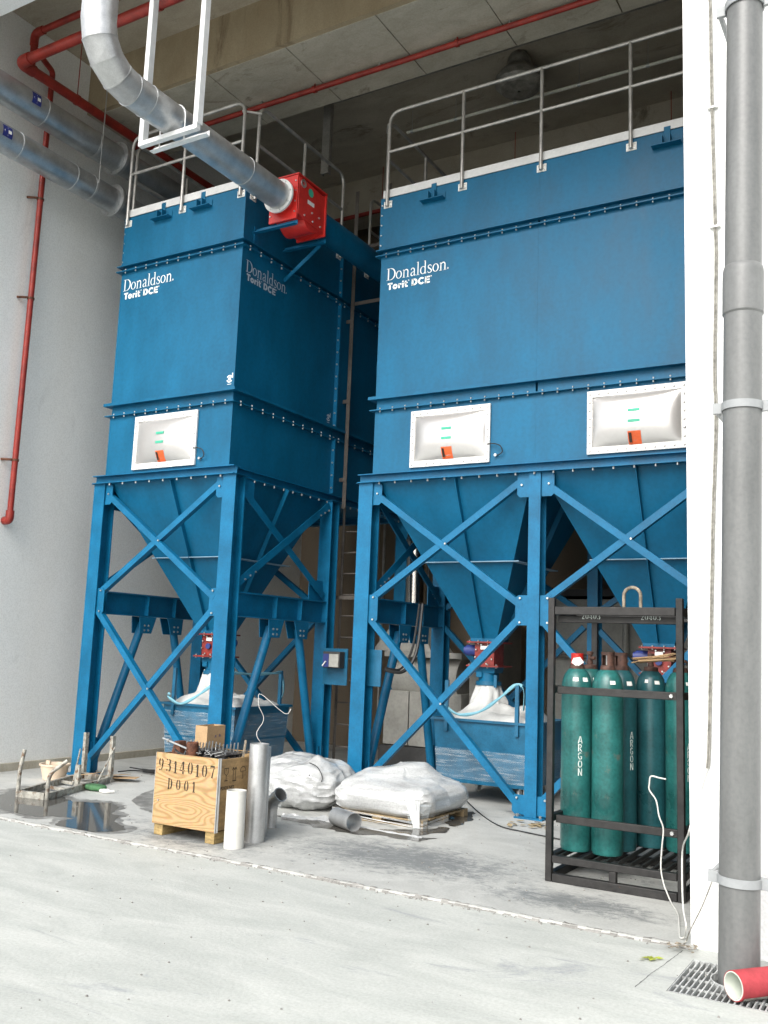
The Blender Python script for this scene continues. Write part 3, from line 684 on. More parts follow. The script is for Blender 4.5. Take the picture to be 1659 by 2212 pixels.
    # side frames: waist I-beam, tube struts, angle braces
    for x in pxs:
        if nx > 1 and x == pxs[1]: continue
        for j in range(1 if deep else len(pys) - 1):
            ya, yb = pys[j], pys[j + 1]
            obj('waist_beam', B().ibeam((x, ya + .095, 2.055), (x, yb - .095, 2.055), .28, .15, .014, .010), 'blue_steel', root)
            for s, yq, yp in ((1, ya + .84, ya + .14), (-1, yb - .62, yb - .14)):
                obj('stiffener', B().box((x - .07, yq - .006, 1.93), (x + .07, yq + .006, 2.18)), 'blue_steel', root)
                gb = B()
                pr = [(yq - .15, 1.912), (yq + .15, 1.912), (yq + .15 - .05 - s * .03, 1.70), (yq - .15 + .05 - s * .03, 1.70)]
                gb.add([(x - .075, a, b_) for a, b_ in pr] + [(x - .063, a, b_) for a, b_ in pr] , [(0, 1, 2, 3), (4, 7, 6, 5), (0, 4, 5, 1), (1, 5, 6, 2), (2, 6, 7, 3), (3, 7, 4, 0)])
                gb.add([(x + .063, a, b_) for a, b_ in pr] + [(x + .075, a, b_) for a, b_ in pr] , [(0, 1, 2, 3), (4, 7, 6, 5), (0, 4, 5, 1), (1, 5, 6, 2), (2, 6, 7, 3), (3, 7, 4, 0)])
                gs = obj('strut_gusset', gb, 'blue_steel', root)
                bb = B()
                for dy in (-.04, .03):
                    for dz in (1.74, 1.80): bolt(bb, (x + .075, yq + dy - s * .02, dz), (1, 0, 0), .014)
                obj('gusset_bolts', bb, 'zinc', gs, kind='stuff')
                st = obj('strut', B().tube((x, yq - s * .03, 1.82), (x, yp + s * .01, .12), .052, 20), 'blue_steel', root)
                obj('strut_foot', B().box((x - .012, min(yp, yp - s * .05) - .07, .017), (x + .012, max(yp, yp - s * .05) + .09, .42)).box((x - .075, yp - s * .05 - .05, .02), (x - .063, yp - s * .05 + .07, .38)).box((x + .063, yp - s * .05 - .05, .02), (x + .075, yp - s * .05 + .07, .38)), 'blue_steel', st)
            obj('brace', B().angle((x + .075, ya + .12, 2.26), (x + .075, yb - .1, 3.40), .09, .009, (1, 0, 0), -1, -1), 'blue_steel', root)
            obj('brace', B().angle((x + .055, ya + .12, 3.40), (x + .055, yb - .12, 2.30), .09, .009, (1, 0, 0), 1, -1), 'blue_steel', root)
            obj('gusset', B().box((x - .006, yb - .40, 2.20), (x + .006, yb - .1, 2.45)), 'blue_steel', root)
            obj('gusset', B().box((x - .006, ya + .1, 3.22), (x + .006, ya + .36, zb - .003)), 'blue_steel', root)
            bb = B()
            for q in range(3):
                bolt(bb, (x + .078, ya + .20 + .09 * q, 2.34 + .05 * q), (1, 0, 0), .013); bolt(bb, (x + .078, yb - .32 + .09 * q, 3.28 + .045 * q), (1, 0, 0), .013)
                bolt(bb, (x + .008, yb - .34 + .07 * q, 2.40 - .05 * q), (1, 0, 0), .013)
            obj('brace_bolts', bb, 'zinc', root, kind='stuff')
    # hoppers ---------------------------------------------------------------
    for i in range(nx):
        for j in range(1):
            cx, cy = x0 + mx * (i + .5) + centers_off[0], y0 + my * (j + .5)
            ht, zo = zb - .002, zt_out
            tw, td = mx - .10, my - .10
            hp = obj('hopper', B().frust((cx - centers_off[0], cy, ht), tw, td, (cx, cy, zo), .32, .32, cap=False), 'blue_paint', root)
            zm = 2.62; f = (zm - zo) / (ht - zo)
            wm, dm = .32 + (tw - .32) * f, .32 + (td - .32) * f
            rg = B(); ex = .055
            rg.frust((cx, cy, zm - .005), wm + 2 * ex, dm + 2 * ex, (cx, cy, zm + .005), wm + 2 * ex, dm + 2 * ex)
            obj('hopper_ring', rg, 'dusty_lit_edge', hp)
            for sx, sy in ((0, -1), (0, 1), (1, 0), (-1, 0)):
                p0 = V((cx + sx * (tw / 2), cy + sy * (td / 2), ht - .01)); p1 = V((cx + sx * .16, cy + sy * .16, zo + .02))
                dirv = V((sx, sy, 0)) * .03
                obj('hopper_rib', B().bar(p0 + dirv * .9, p1 + dirv * .9, .010, .06, up=(sx, sy, 0)), 'blue_paint', hp)
            obj('outlet_collar', B().box((cx - .165, cy - .165, zo - .024), (cx + .165, cy + .165, zo + .05)), 'blue_paint', hp)
            rotary(root, (cx, cy), zo, 1 if nx > 1 else -1)
    return root, x0, x1, y0, y1

A, ax0, ax1, ay0, ay1 = collector('dust_collector', 'tall blue dust collector beside the pale side wall, two modules deep, under the silver duct', -8.85, 8.121, 1.965, 2.06, 1, 2, 1.75, (.10, 0))
Bc, bx0, bx1, by0, by1 = collector('dust_collector', 'wide blue dust collector behind the gas cylinder rack, two hoppers side by side', -5.586, 9.126, 1.99, 2.06, 2, 1, 1.77, (.06, 0))
# lettering and emblems
def logo(root, o1, w1, o2, w2, ex, en, hs=1.12, material='white_print'):
    b = B(); word_serif(b, 'Donaldson', o1, ex, Z_, en, w1, hscale=hs); obj('lettering', b, material, root, smooth=False)
    b = B(); word_bold(b, 'Torit DCE', o2, ex, Z_, en, w2); obj('lettering', b, material, root, smooth=False)
logo(A, (-8.80, ay0 - .002, 5.99), .83, (-8.78, ay0 - .002, 5.878), .60, X_, -Y_)
logo(A, (ax1 + .002, 8.20, 5.955), .79, (ax1 + .002, 8.22, 5.855), .58, Y_, X_, material='grey_print')
logo(Bc, (-5.50, by0 - .002, 5.935), .80, (-5.485, by0 - .002, 5.815), .585, X_, -Y_)
def emblem(root, o, ex, en, s, material):
    b = B()
    ribbon(b, [arc(0, 0, .5, .5, 20, 150, lambda a: .2, 10), arc(0, 0, .5, .5, 200, 330, lambda a: .2, 10), arc(0, 0, .17, .17, 0, 360, lambda a: .2, 12), line(.55, .1, .55, .9, .2), line(-.4, -.85, .4, -.85, .09)], o, ex, Z_, en, s)
    obj('emblem', b, material, root, smooth=False)
emblem(A, (-6.955, ay0 - .002, 4.63), X_, -Y_, .075, 'white_print')
emblem(A, (ax1 + .002, 10.06, 4.62), Y_, X_, .075, 'grey_print')
# vertical joint flange between the two modules of A, on the open side
ym = ay0 + 2.06
for za, zb_ in ((Z1 + .01, Z2b - .01), (Z2 + .03, Z3b - .01), (Z3 + .01, Z4 - .01)):
    obj('joint_flange', B().box((ax1 + .001, ym - .012, za), (ax1 + .055, ym - .001, zb_)).box((ax1 + .001, ym + .001, za), (ax1 + .055, ym + .012, zb_)), 'blue_steel', A)
bb = B(); brow(bb, (ax1 + .03, ym - .012, Z1), (ax1 + .03, ym - .012, Z4), 20, (0, -1, 0), .014); obj('joint_bolts', bb, 'zinc', A, kind='stuff')
vent(A, -8.385, -7.385, 3.645, 4.305, ay0)
vent(Bc, -5.09, -4.11, 3.645, 4.295, by0)
vent(Bc, -3.03, -2.03, 3.645, 4.305, by0)
# lifting lugs on the front edge
def lug(root, x, yf, z):
    l = obj('lifting_lug', B().box((x - .035, yf - .012, z - .12), (x + .035, yf - .001, z + .10)), 'blue_paint', root, bevel=.008)
    obj('lug_shelf', B().angle((x - .15, yf - .001, z - .12), (x + .15, yf - .001, z - .12), .085, .008, (0, 0, 1), 1, 1), 'blue_paint', l)
    for sx in (-.04, .04): obj('lug_web', B().box((x + sx - .005, yf - .08, z - .11), (x + sx + .005, yf - .013, z - .02)), 'blue_paint', l)
for x in (-8.20, -7.55): lug(A, x, ay0, 6.96)
for x in (-4.90, -2.21): lug(Bc, x, by0, 6.93)
# guard rails
zr0, zr = 6.87, 8.075
yA, yB = ay0 - .030, by0 - .030
rail(A, [(-8.80, yA, zr0), (-8.80, yA, zr), (-6.955, yA, zr), (-6.955, yA, zr0)], [(-7.88, yA)], 1, (0, -1, 0))
xs_ = ax1 + .030
rail(A, [(xs_, 8.25, zr0), (xs_, 8.25, zr), (xs_, 10.12, zr), (xs_, 10.12, zr0)], [(xs_, 9.20)], 1, (1, 0, 0))
rail(A, [(xs_, 10.85, zr0), (xs_, 10.85, zr), (xs_, 12.15, zr), (xs_, 12.15, zr0)], [], 1, (1, 0, 0))
xl = ax0 - .030
rail(A, [(xl, 8.25, zr0), (xl, 8.25, zr), (xl, 12.15, zr), (xl, 12.15, zr0)], [(xl, 9.2), (xl, 10.2), (xl, 11.2)], 1, (-1, 0, 0))
rail(Bc, [(-5.52, yB, zr0), (-5.52, yB, zr), (-1.68, yB, zr), (-1.68, yB, zr0)], [(-4.53, yB), (-3.57, yB), (-2.58, yB)], 1, (0, -1, 0))
xl = bx0 - .030
rail(Bc, [(xl, 9.24, zr0), (xl, 9.24, zr), (xl, 11.08, zr), (xl, 11.08, zr0)], [(xl, 10.2)], 1, (-1, 0, 0))
obj('rail_clamp', B().tube((-7.0, yA, 7.96), (xs_ + .03, 8.25, 7.96), .016, 8), 'rail_steel', A)
obj('rail_clamp', B().tube((-5.54, yB, 7.93), (xl - .03, 9.25, 7.93), .016, 8), 'rail_steel', Bc)
# valve brackets on A's open side
for y in (8.315, 8.90):
    obj('valve_bracket', B().angle((ax1 + .001, y + .03, 6.47), (-6.27, y + .03, 6.47), .06, .007, (0, 0, 1), 1, 1), 'blue_steel', A)
obj('bracket_stay', B().bar((ax1 + .01, 8.93, 6.10), (-6.35, 8.93, 6.465), .012, .05), 'blue_steel', A)
obj('bracket_stay', B().bar((ax1 + .004, 8.345, 6.25), (ax1 + .004, 8.345, 6.55), .02, .08, up=(0, 1, 0)), 'blue_steel', A)

# =================================================================== DUCTS
DX, DZ, DY, DR, ER = -6.46, 6.80, 5.40, .161, .44
dk = thing('exhaust_duct', 'bright silver duct bending from the sky into the bay towards the red valve', 'duct', (DX, DY, DZ))
obj('riser', B().tube((DX, DY, DZ + ER), (DX, DY, 13.5), DR, 40, cap=False), 'galv', dk)
for k in range(4):        # four gores of the lobster-back bend
    a0, a1 = R(90 * k / 4), R(90 * (k + 1) / 4)
    c = V((DX, DY + ER, DZ + ER))
    p = lambda a: c + V((0, -math.cos(a), -math.sin(a))) * ER
    tn = lambda a: V((0, math.sin(a), -math.cos(a)))
    vs = []; nn = 40
    for a in (a0, a1):
        rad = V((0, -math.cos(a), -math.sin(a)))
        for i in range(nn):
            t = i * 2 * math.pi / nn; vs.append(p(a) + X_ * (math.cos(t) * DR) + rad * (math.sin(t) * DR))
    gb = B().add(vs, [(i, (i + 1) % nn, nn + (i + 1) % nn, nn + i) for i in range(nn)])
    go = obj('elbow_gore', gb, 'galv', dk)
    sm = B(); sm.hollow(p(a1) - tn(a1) * .004, p(a1) + tn(a1) * .004, DR + .005, DR - .003, 40)
    obj('seam', sm, 'galv', go)
ye = DY + ER
for ya, yb in ((ye, 6.05), (6.05, 7.55), (7.55, 8.19)):
    s_ = obj('straight_section', B().tube((DX, ya, DZ), (DX, yb, DZ), DR, 40, cap=False), 'galv', dk)
    obj('seam', B().hollow((DX, yb - .005, DZ), (DX, yb + .005, DZ), DR + .005, DR - .004, 40), 'galv', s_)
fl = obj('end_flange', B().hollow((DX, 8.19, DZ), (DX, 8.215, DZ), .205, DR - .006, 40), 'vent_white', dk)
bb = B()
for k in range(8): a = k * math.pi / 4 + .2; bolt(bb, (DX + .182 * math.cos(a), 8.19, DZ + .182 * math.sin(a)), (0, -1, 0), .010)
obj('flange_bolts', bb, 'zinc', fl, kind='stuff')
# hanger
HY, HX0, HX1, HZ = 6.38, -6.82, -6.09, 6.575
hg = thing('duct_hanger', 'white U-shaped hanger frame of square tube carrying the silver duct', 'hanger', ((HX0 + HX1) / 2, HY, HZ))
for x in (HX0, HX1):
    obj('leg', B().box((x - .025, HY - .03, HZ + .052), (x + .025, HY + .03, 10.4 if False else ZS - .001)), 'hanger_paint', hg, bevel=.004)
    obj('leg_flange', B().box((x + .027, HY - .028, HZ + .06), (x + .034, HY + .045, ZS - .002)), 'hanger_paint', hg)
obj('cross_bar', B().box((HX0 - .025, HY - .03, HZ), (HX1 + .025, HY + .03, HZ + .05)), 'hanger_paint', hg, bevel=.004)
obj('angle_bar', B().angle((HX0 + .03, HY + .14, HZ - .01), (HX1 + .05, HY + .14, HZ - .01), .06, .006, (0, 0, 1), 1, 1), 'hanger_paint', hg)
ub = [(DX + .165 * math.cos(R(a)), HY + .05, DZ + .165 * math.sin(R(a))) for a in range(0, 181, 12)]
obj('u_bolt', B().sweep([(DX + .165, HY + .05, HZ - .03)] + ub + [(DX - .165, HY + .05, HZ - .03)], .007, 8), 'hanger_paint', hg)
# red isolation valve
VX0, VX1 = -6.665, -6.265
vl = thing('isolation_valve', 'red box-shaped flap valve at the end of the silver duct', 'valve', (DX, 8.6, 6.5))
obj('front_plate', B().box((VX0, 8.30, 6.535), (VX1, 8.325, 7.075)), 'valve_red', vl, bevel=.003)
obj('rear_plate', B().box((VX0, 8.86, 6.535), (VX1 + .02, 8.885, 7.06)), 'valve_red', vl, bevel=.003)
obj('body', B().add([(VX0 + .01, 8.326, 6.60), (VX1 + .004, 8.326, 6.60), (VX1 + .004, 8.859, 6.56), (VX0 + .01, 8.859, 6.56), (VX0 + .01, 8.326, 7.07), (VX1 + .004, 8.326, 7.07), (VX1 + .004, 8.859, 7.03), (VX0 + .01, 8.859, 7.03)],
                    [(0, 3, 2, 1), (4, 5, 6, 7), (0, 1, 5, 4), (1, 2, 6, 5), (2, 3, 7, 6), (3, 0, 4, 7)]), 'valve_red', vl, bevel=.004)
obj('body_belly', B().tube((VX0 + .03, 8.62, 6.66), (VX1 - .01, 8.62, 6.66), .17, 24), 'valve_red', vl)
obj('lid', B().box((VX0 - .01, 8.29, 7.078), (VX1 + .015, 8.90, 7.092)), 'valve_red', vl)
for x in (VX0 + .14, VX0 + .20): obj('lifting_eye', B().box((x, 8.36, 7.092), (x + .02, 8.40, 7.13)), 'valve_red', vl)
obj('inlet_collar', B().tube((DX, 8.215, DZ), (DX, 8.30, DZ), .16, 36), 'valve_red', vl)
obj('outlet_collar', B().tube((DX, 8.885, DZ), (DX, 8.95, DZ), .19, 36), 'blue_paint', vl)
sxv = VX1 + .0055
def disc(y, z, r, n=20): return B().add([(sxv + .001, y + r * math.cos(k * 2 * math.pi / n), z + r * math.sin(k * 2 * math.pi / n)) for k in range(n)], [tuple(range(n))])
obj('round_badge', disc(8.56, 6.955, .052), 'green_sticker', vl)
obj('round_port', B().hollow((sxv, 8.40, 7.0), (sxv + .012, 8.40, 7.0), .05, .025, 20), 'zinc', vl)
obj('type_plate', B().add([(sxv + .001, 8.50, 6.80), (sxv + .001, 8.64, 6.80), (sxv + .001, 8.64, 6.85), (sxv + .001, 8.50, 6.85)], [(0, 1, 2, 3)]), 'label_white', vl)
bb = B()
for z in (6.62, 6.75, 6.88, 7.0): bolt(bb, (VX1 - .025, 8.30, z), (0, -1, 0), .011); bolt(bb, (VX0 + .02, 8.30, z), (0, -1, 0), .011)
for y, z in ((8.45, 6.63), (8.62, 6.62), (8.78, 6.62), (8.75, 6.72), (8.6, 6.72)): bolt(bb, (VX1 + .004, y, z), (1, 0, 0), .013)
obj('valve_bolts', bb, 'zinc', vl, kind='stuff')
# blue inlet duct onwards: straight run, bend down, bend into A
bd = thing('inlet_duct', 'blue painted duct running on from the red valve and curving into the collector side', 'duct', (DX, 10, 6.6))
obj('run', B().tube((DX, 8.951, DZ), (DX, 11.0, DZ), .165, 32, cap=False), 'blue_paint', bd)
pth = [(DX, 11.0, DZ)] + fillet([(DX, 11.0, DZ), (DX, 11.45, DZ), (DX, 11.45, 5.62), (ax1 + .1, 11.45, 5.62)], .42, 8)
obj('bends', B().sweep(pth[1:], .165, 28, cap=False), 'blue_paint', bd)
obj('run_flange', B().hollow((DX, 10.98, DZ), (DX, 11.02, DZ), .21, .15, 32), 'blue_paint', bd)
obj('entry_flange', B().hollow((ax1 + .004, 11.45, 5.62), (ax1 + .04, 11.45, 5.62), .24, .15, 32).tube((ax1 + .04, 11.45, 5.62), (ax1 + .102, 11.45, 5.62), .165, 28), 'blue_paint', bd)
# pair of silver ducts along the side wall
for z, lab, rr in ((8.00, 'upper silver duct along the side wall, right below the red main', .175), (7.40, 'lower silver duct along the side wall with a blue arrow sticker', .165)):
    o = thing('wall_duct', lab, 'duct', (-9.3, 7.5, z), 'silver ducts along the side wall')
    yy = [5.0, 7.02, 8.265] if z > 7.7 else [5.0, 6.72, 7.55, 8.265]
    for i in range(len(yy) - 1):
        s_ = obj('straight_section', B().tube((-9.3, yy[i], z), (-9.3, yy[i + 1], z), rr, 36, cap=False), 'galv_dull', o)
        obj('seam', B().hollow((-9.3, yy[i + 1] - .006, z), (-9.3, yy[i + 1] + .006, z), rr + .007, rr - .003, 36), 'galv', s_)
    fl = obj('end_flange', B().hollow((-9.3, 8.255, z), (-9.3, 8.30, z), rr + .055, rr - .01, 36), 'galv', o)
    bb = B()
    for k in range(10): a = k * math.pi / 5; bolt(bb, (-9.3 + (rr + .03) * math.cos(a), 8.255, z + (rr + .03) * math.sin(a)), (0, -1, 0), .010)
    obj('flange_bolts', bb, 'zinc', fl, kind='stuff')
    obj('rear_section', B().tube((-9.3, 8.301, z), (-9.3, 11.5, z), rr * .98, 32, cap=False), 'galv_dull', o)
    obj('turn_in', B().sweep(fillet([(-9.3, 11.5, z), (-9.3, 11.9, z), (-9.3, 11.9, 6.2), (ax0 - .02, 11.9, 6.2)], .35, 6), rr * .9, 24), 'galv_dull', o)
    ys2 = 7.86
    obj('hanger_strap', B().hollow((-9.3, ys2 - .015, z), (-9.3, ys2 + .015, z), rr + .006, rr + .001, 36), 'galv', o)
    obj('hanger_rod', B().tube((-9.3 + rr + .01, ys2, z + .02), (-9.3 + rr + .01, ys2, ZS), .005, 6), 'zinc', o)
    # arrow sticker lying on the curved side that faces the yard
    sy = 6.76 if z > 7.7 else 6.42
    def cyl(v, a): return V((-9.3 + (rr + .0015) * math.cos(a), v, z + (rr + .0015) * math.sin(a)))
    def cyl2(v, a): return V((-9.3 + (rr + .003) * math.cos(a), v, z + (rr + .003) * math.sin(a)))
    a0 = R(5)
    obj('arrow_sticker', B().grid(lambda u, v: cyl(sy + u * .13, a0 - R(25) + v * R(50)), 3, 6), 'arrow_blue', o)
    A_ = lambda u, v: cyl2(sy + u * .13, a0 - R(25) + v * R(50))
    obj('arrow', B().add([A_(.12, .5), A_(.55, .88), A_(.55, .64), A_(.88, .64), A_(.88, .36), A_(.55, .36), A_(.55, .12)], [(0, 1, 2, 5, 6), (2, 3, 4, 5)]), 'label_white', o)

# =================================================================== RED PIPES
rm = thing('red_main', 'thick red pipe turning along the side wall above the silver ducts', 'pipe', (-9.37, 6.72, 8.5))
obj('pipe_run', B().sweep(fillet([(-1.36, 6.72, 8.5), (-9.37, 6.72, 8.5), (-9.37, 13.5, 8.5)], .14, 6), .062, 18), 'red_pipe', rm)
obj('elbow_fitting', B().sweep(fillet([(-9.18, 6.72, 8.5), (-9.37, 6.72, 8.5), (-9.37, 6.92, 8.5)], .14, 6), .074, 18), 'red_pipe', rm)
for y in (7.6, 9.6): obj('clamp', B().hollow((-9.37, y - .015, 8.5), (-9.37, y + .015, 8.5), .070, .06, 18).tube((-9.37, y, 8.56), (-9.37, y, ZS), .006, 6), 'red_pipe', rm)
for x in (-8.0, -7.1, -5.0, -3.2): obj('clamp', B().hollow((x - .02, 6.72, 8.5), (x + .02, 6.72, 8.5), .072, .06, 18).tube((x, 6.72, 8.56), (x, 6.72, ZS), .006, 6), 'red_pipe', rm)
rb = thing('red_branch', 'thin red branch pipe crossing above the thick red main', 'pipe', (-9.45, 6.95, 9.05))
obj('pipe_run', B().sweep(fillet([(-1.36, 6.95, 9.06), (-9.46, 6.95, 9.06), (-9.46, 6.95, 8.56)], .10, 5), .040, 14), 'red_pipe', rb)
obj('elbow_fitting', B().sweep(fillet([(-9.30, 6.95, 9.06), (-9.46, 6.95, 9.06), (-9.46, 6.95, 8.9)], .10, 5), .052, 14), 'red_pipe', rb)
rs = thing('red_riser', 'slim red riser pipe clipped upright to the pale side wall', 'pipe', (-9.64, 7.40, 2.95))
obj('pipe_run', B().sweep(fillet([(-9.46, 6.99, 8.86), (-9.64, 7.40, 8.86), (-9.64, 7.40, 2.98), (-9.73, 7.40, 2.98)], .06, 5), .036, 16), 'red_pipe', rs)
obj('end_elbow', B().sweep(fillet([(-9.64, 7.40, 3.10), (-9.64, 7.40, 2.98), (-9.735, 7.40, 2.98)], .06, 5), .050, 16), 'red_pipe', rs)
for z in (7.1, 5.78, 3.72):
    obj('clip', B().hollow((-9.64, 7.40, z - .012), (-9.64, 7.40, z + .012), .045, .034, 16).tube((-9.64, 7.35, z), (XW + .002, 7.28, z), .016, 8), 'rust', rs)
rc = thing('red_sprinkler_pipe', 'red sprinkler pipe hung under the bare concrete beam', 'pipe', (-5, 8.92, 8.6))
obj('pipe_run', B().tube((XW + .05, 8.92, 8.585), (2, 8.92, 8.585), .034, 14), 'red_pipe', rc)
for x in (-8.6, -6.55, -4.55, -2.5): 
    obj('hanger', B().tube((x, 8.92, 8.58), (x, 8.92, 8.66), .008, 6).hollow((x - .02, 8.92, 8.585), (x + .02, 8.92, 8.585), .045, .033, 14), 'red_pipe', rc)
for x in (-7.4, -5.6, -3.9): obj('sprinkler_head', B().tube((x, 8.92, 8.62), (x, 8.92, 8.70), .012, 8).tube((x, 8.92, 8.70), (x, 8.92, 8.705), .022, 10), 'zinc', rc)
r2 = thing('rear_red_pipe', 'dim red pipe high up behind the wide collector', 'pipe', (-5, 12.2, 8.75))
obj('pipe_run', B().tube((XW + .05, 12.2, 8.62), (2, 12.2, 8.62), .035, 12), 'red_pipe', r2)
for x in (-7.5, -5.2, -2.9): obj('hanger', B().tube((x, 12.2, 8.62), (x, 12.2, ZS), .006, 6), 'red_pipe', r2)
# white service pipe under the rear slab, seen through the rails
wp_ = thing('white_service_pipe', 'thin cream pipe hung level above the wide collector', 'pipe', (-4.5, 11.0, 9.05))
obj('pipe_run', B().tube((-6.38, 11.0, 9.04), (-1.2, 11.0, 9.04), .022, 12), 'pipe_white', wp_)
for x in (-6.3, -5.6, -4.7, -3.8, -2.9, -2.0): obj('clip', B().hollow((x - .02, 11.0, 9.04), (x + .02, 11.0, 9.04), .028, .021, 12).tube((x, 11.0, 9.06), (x, 11.0, ZS), .004, 6), 'zinc', wp_)
ck = thing('ceiling_conduit', 'dark thin conduit running along the slab to the bagged lamp', 'conduit', (-3.5, 10.3, 9.33))
obj('tube', B().tube((-7.3, 10.3, 9.345), (-1.2, 10.3, 9.345), .014, 8), 'conduit', ck)
# bagged high bay lamp
lp = at_y(1122, 158, 10.5)
lm = thing('high_bay_lamp', 'round high bay lamp wrapped in dusty plastic under the slab', 'lamp', (lp.x, lp.y, lp.z - .25))
def bag(u, v):
    a = u * 2 * math.pi; prof = [(.10, .28), (.15, .20), (.17, .08), (.29, -.06), (.31, -.16), (.24, -.24), (.02, -.26)]
    t = v * (len(prof) - 1); i = min(int(t), len(prof) - 2); f = t - i
    r = prof[i][0] * (1 - f) + prof[i + 1][0] * f; z = prof[i][1] * (1 - f) + prof[i + 1][1] * f
    r *= 1 + .10 * noise.noise(V((math.cos(a) * 2.2, math.sin(a) * 2.2, z * 6)))
    return (lp.x + r * math.cos(a), lp.y + r * math.sin(a), lp.z + z)
obj('plastic_cover', B().grid(bag, 32, 18), 'lamp_plastic', lm)
obj('stem', B().tube((lp.x, lp.y, lp.z + .2), (lp.x, lp.y, ZS), .03, 10), 'conduit', lm)
# short channel hanging from the beam between the two collectors
c0 = at_y(712, 240, 9.9); c1 = at_y(702, 376, 9.9)
hc = thing('hanging_channel', 'grey steel channel hanging down behind the red valve', 'channel', (c1.x, 9.9, c1.z))
obj('channel', B().box((c1.x - .06, 9.88, c1.z), (c1.x + .06, 9.90, ZS)).box((c1.x - .06, 9.901, c1.z), (c1.x - .05, 9.95, ZS)).box((c1.x + .05, 9.901, c1.z), (c1.x + .06, 9.95, ZS)), 'conduit', hc)

# =================================================================== LADDERS
la = thing('access_ladder', 'grey access ladder between the two collectors, its flat strip bracketed to the tall one', 'ladder', (-6.6, 10.5, 0))
for x in (-6.86, -6.32): obj('stile', B().tube((x, 10.52, .001), (x, 10.52, 3.50), .019, 10), 'ladder_steel', la)
z = .35
while z < 3.4:
    obj('rung', B().tube((-6.84, 10.52, z), (-6.34, 10.52, z), .011, 8), 'ladder_steel', la); z += .28
for x in (-6.80, -6.28): obj('flat_strip', B().box((x - .028, 10.40, 3.45), (x + .028, 10.408, 7.95)), 'ladder_steel', la)
for z in (3.84, 4.92, 6.05): obj('bracket', B().box((ax1 + .002, 10.39, z - .025), (-6.77, 10.399, z + .025)), 'ladder_steel', la)
obj('bracket', B().box((-6.88, 10.38, 2.24), (-6.55, 10.389, 2.29)), 'ladder_steel', la)
for z in (6.30, 7.10):
    obj('hoop', B().box((-6.77, 10.409, z - .025), (-5.72, 10.417, z + .025)), 'ladder_steel', la)

# =================================================================== CONTROL BOXES
p = at_y(727, 1434, 10.0)
cb = thing('control_box', 'dark control box with pale isolator switch on the tall collector post', 'control box', (p.x, p.y, p.z - .2))
obj('back_board', B().box((p.x - .20, 10.0, p.z - .26), (p.x + .16, 10.012, p.z + .19)), 'blue_bin', cb)
obj('enclosure', B().box((p.x - .13, 9.88, p.z - .05), (p.x + .12, 9.999, p.z + .15)), 'machine_dark', cb, bevel=.006)
obj('isolator_cover', B().box((p.x - .03, 9.865, p.z - .04), (p.x + .11, 9.879, p.z + .12)), 'machine_grey', cb, bevel=.004)
obj('switch_panel', B().box((p.x - .12, 9.868, p.z - .04), (p.x - .035, 9.879, p.z + .12)), 'motor_blue', cb)
obj('switch_handle', B().bar((p.x - .12, 9.862, p.z - .03), (p.x - .07, 9.862, p.z + .03), .012, .02, up=(0, 1, 0)), 'label_white', cb)
p = at_y(806, 1442, 9.25)
cb = thing('junction_panel', 'plain blue junction panel on the front post of the wide collector', 'panel', (p.x, p.y, p.z - .2))
obj('panel', B().box((p.x - .10, 9.24, p.z - .21), (p.x + .11, 9.262, p.z + .2)), 'blue_bin', cb, bevel=.004)
obj('cable_loop', B().sweep(catmull([(p.x + .12, 9.3, p.z - .02), (p.x + .28, 9.45, p.z - .03), (p.x + .36, 9.6, p.z + .2), (p.x + .34, 9.75, p.z + .75)], 8), .02, 8), 'cable_black', cb)
obj('cable_loop', B().sweep(catmull([(p.x + .12, 9.32, p.z + .0), (p.x + .24, 9.47, p.z + .0), (p.x + .31, 9.6, p.z + .25), (p.x + .30, 9.75, p.z + .75)], 8), .014, 8), 'cable_black', cb)

# =================================================================== REAR MACHINERY
mg = thing('grey_machine', 'pale grey boxed machine with a pyramid hood deep behind the collectors', 'machine', (-6.2, 12.2, 0))
mx0, mx1, my0 = -6.84, -5.62, 11.72
obj('plinth', B().box((mx0, my0 - .1, .01), (mx1 + .3, 13.5, .30)), 'machine_dark', mg)
for i in range(3):
    a = mx0 + (mx1 - mx0) * i / 3
    obj('lower_panel', B().box((a + .008, my0, .31), (a + (mx1 - mx0) / 3 - .008, 13.4, 1.05)), 'machine_grey', mg, bevel=.006)
obj('drum', B().tube((mx0 + .1, my0 + .35, 1.22), (mx1 - .1, my0 + .35, 1.22), .34, 32), 'machine_grey', mg)
obj('deck', B().box((mx0, my0 - .03, 1.52), (mx1, 13.4, 1.60)), 'machine_grey', mg, bevel=.005)
hx = at_y(890, 1380, 12.1).x
obj('hood', B().frust((hx, 12.15, 1.601), .95, .7, (hx, 12.15, 2.14), .30, .30), 'machine_grey', mg)
obj('stack', B().tube((hx, 12.15, 2.14), (hx, 12.15, 3.6), .15, 28), 'stainless', mg)
obj('stack_band', B().hollow((hx, 12.15, 2.70), (hx, 12.15, 2.74), .165, .149, 28).hollow((hx, 12.15, 3.2), (hx, 12.15, 3.24), .165, .149, 28), 'stainless', mg)
obj('side_column', B().box((mx1 + .02, 11.9, .31), (mx1 + .20, 13.3, 2.2)), 'machine_grey', mg, bevel=.006)
mg2 = thing('panelled_cabinet', 'pale panelled cabinet with pipes behind the gas cylinder rack', 'cabinet', (-3.4, 12.8, 0))
for i in range(3):
    for j in range(2):
        a = -4.6 + 1.0 * i
        obj('panel', B().box((a + .01, 12.4, .02 + 1.2 * j), (a + .99, 13.4, 1.19 + 1.2 * j)), 'machine_grey', mg2, bevel=.008)
obj('top_channel', B().box((-4.65, 12.35, 2.43), (-1.6, 13.4, 2.52)), 'machine_dark', mg2)
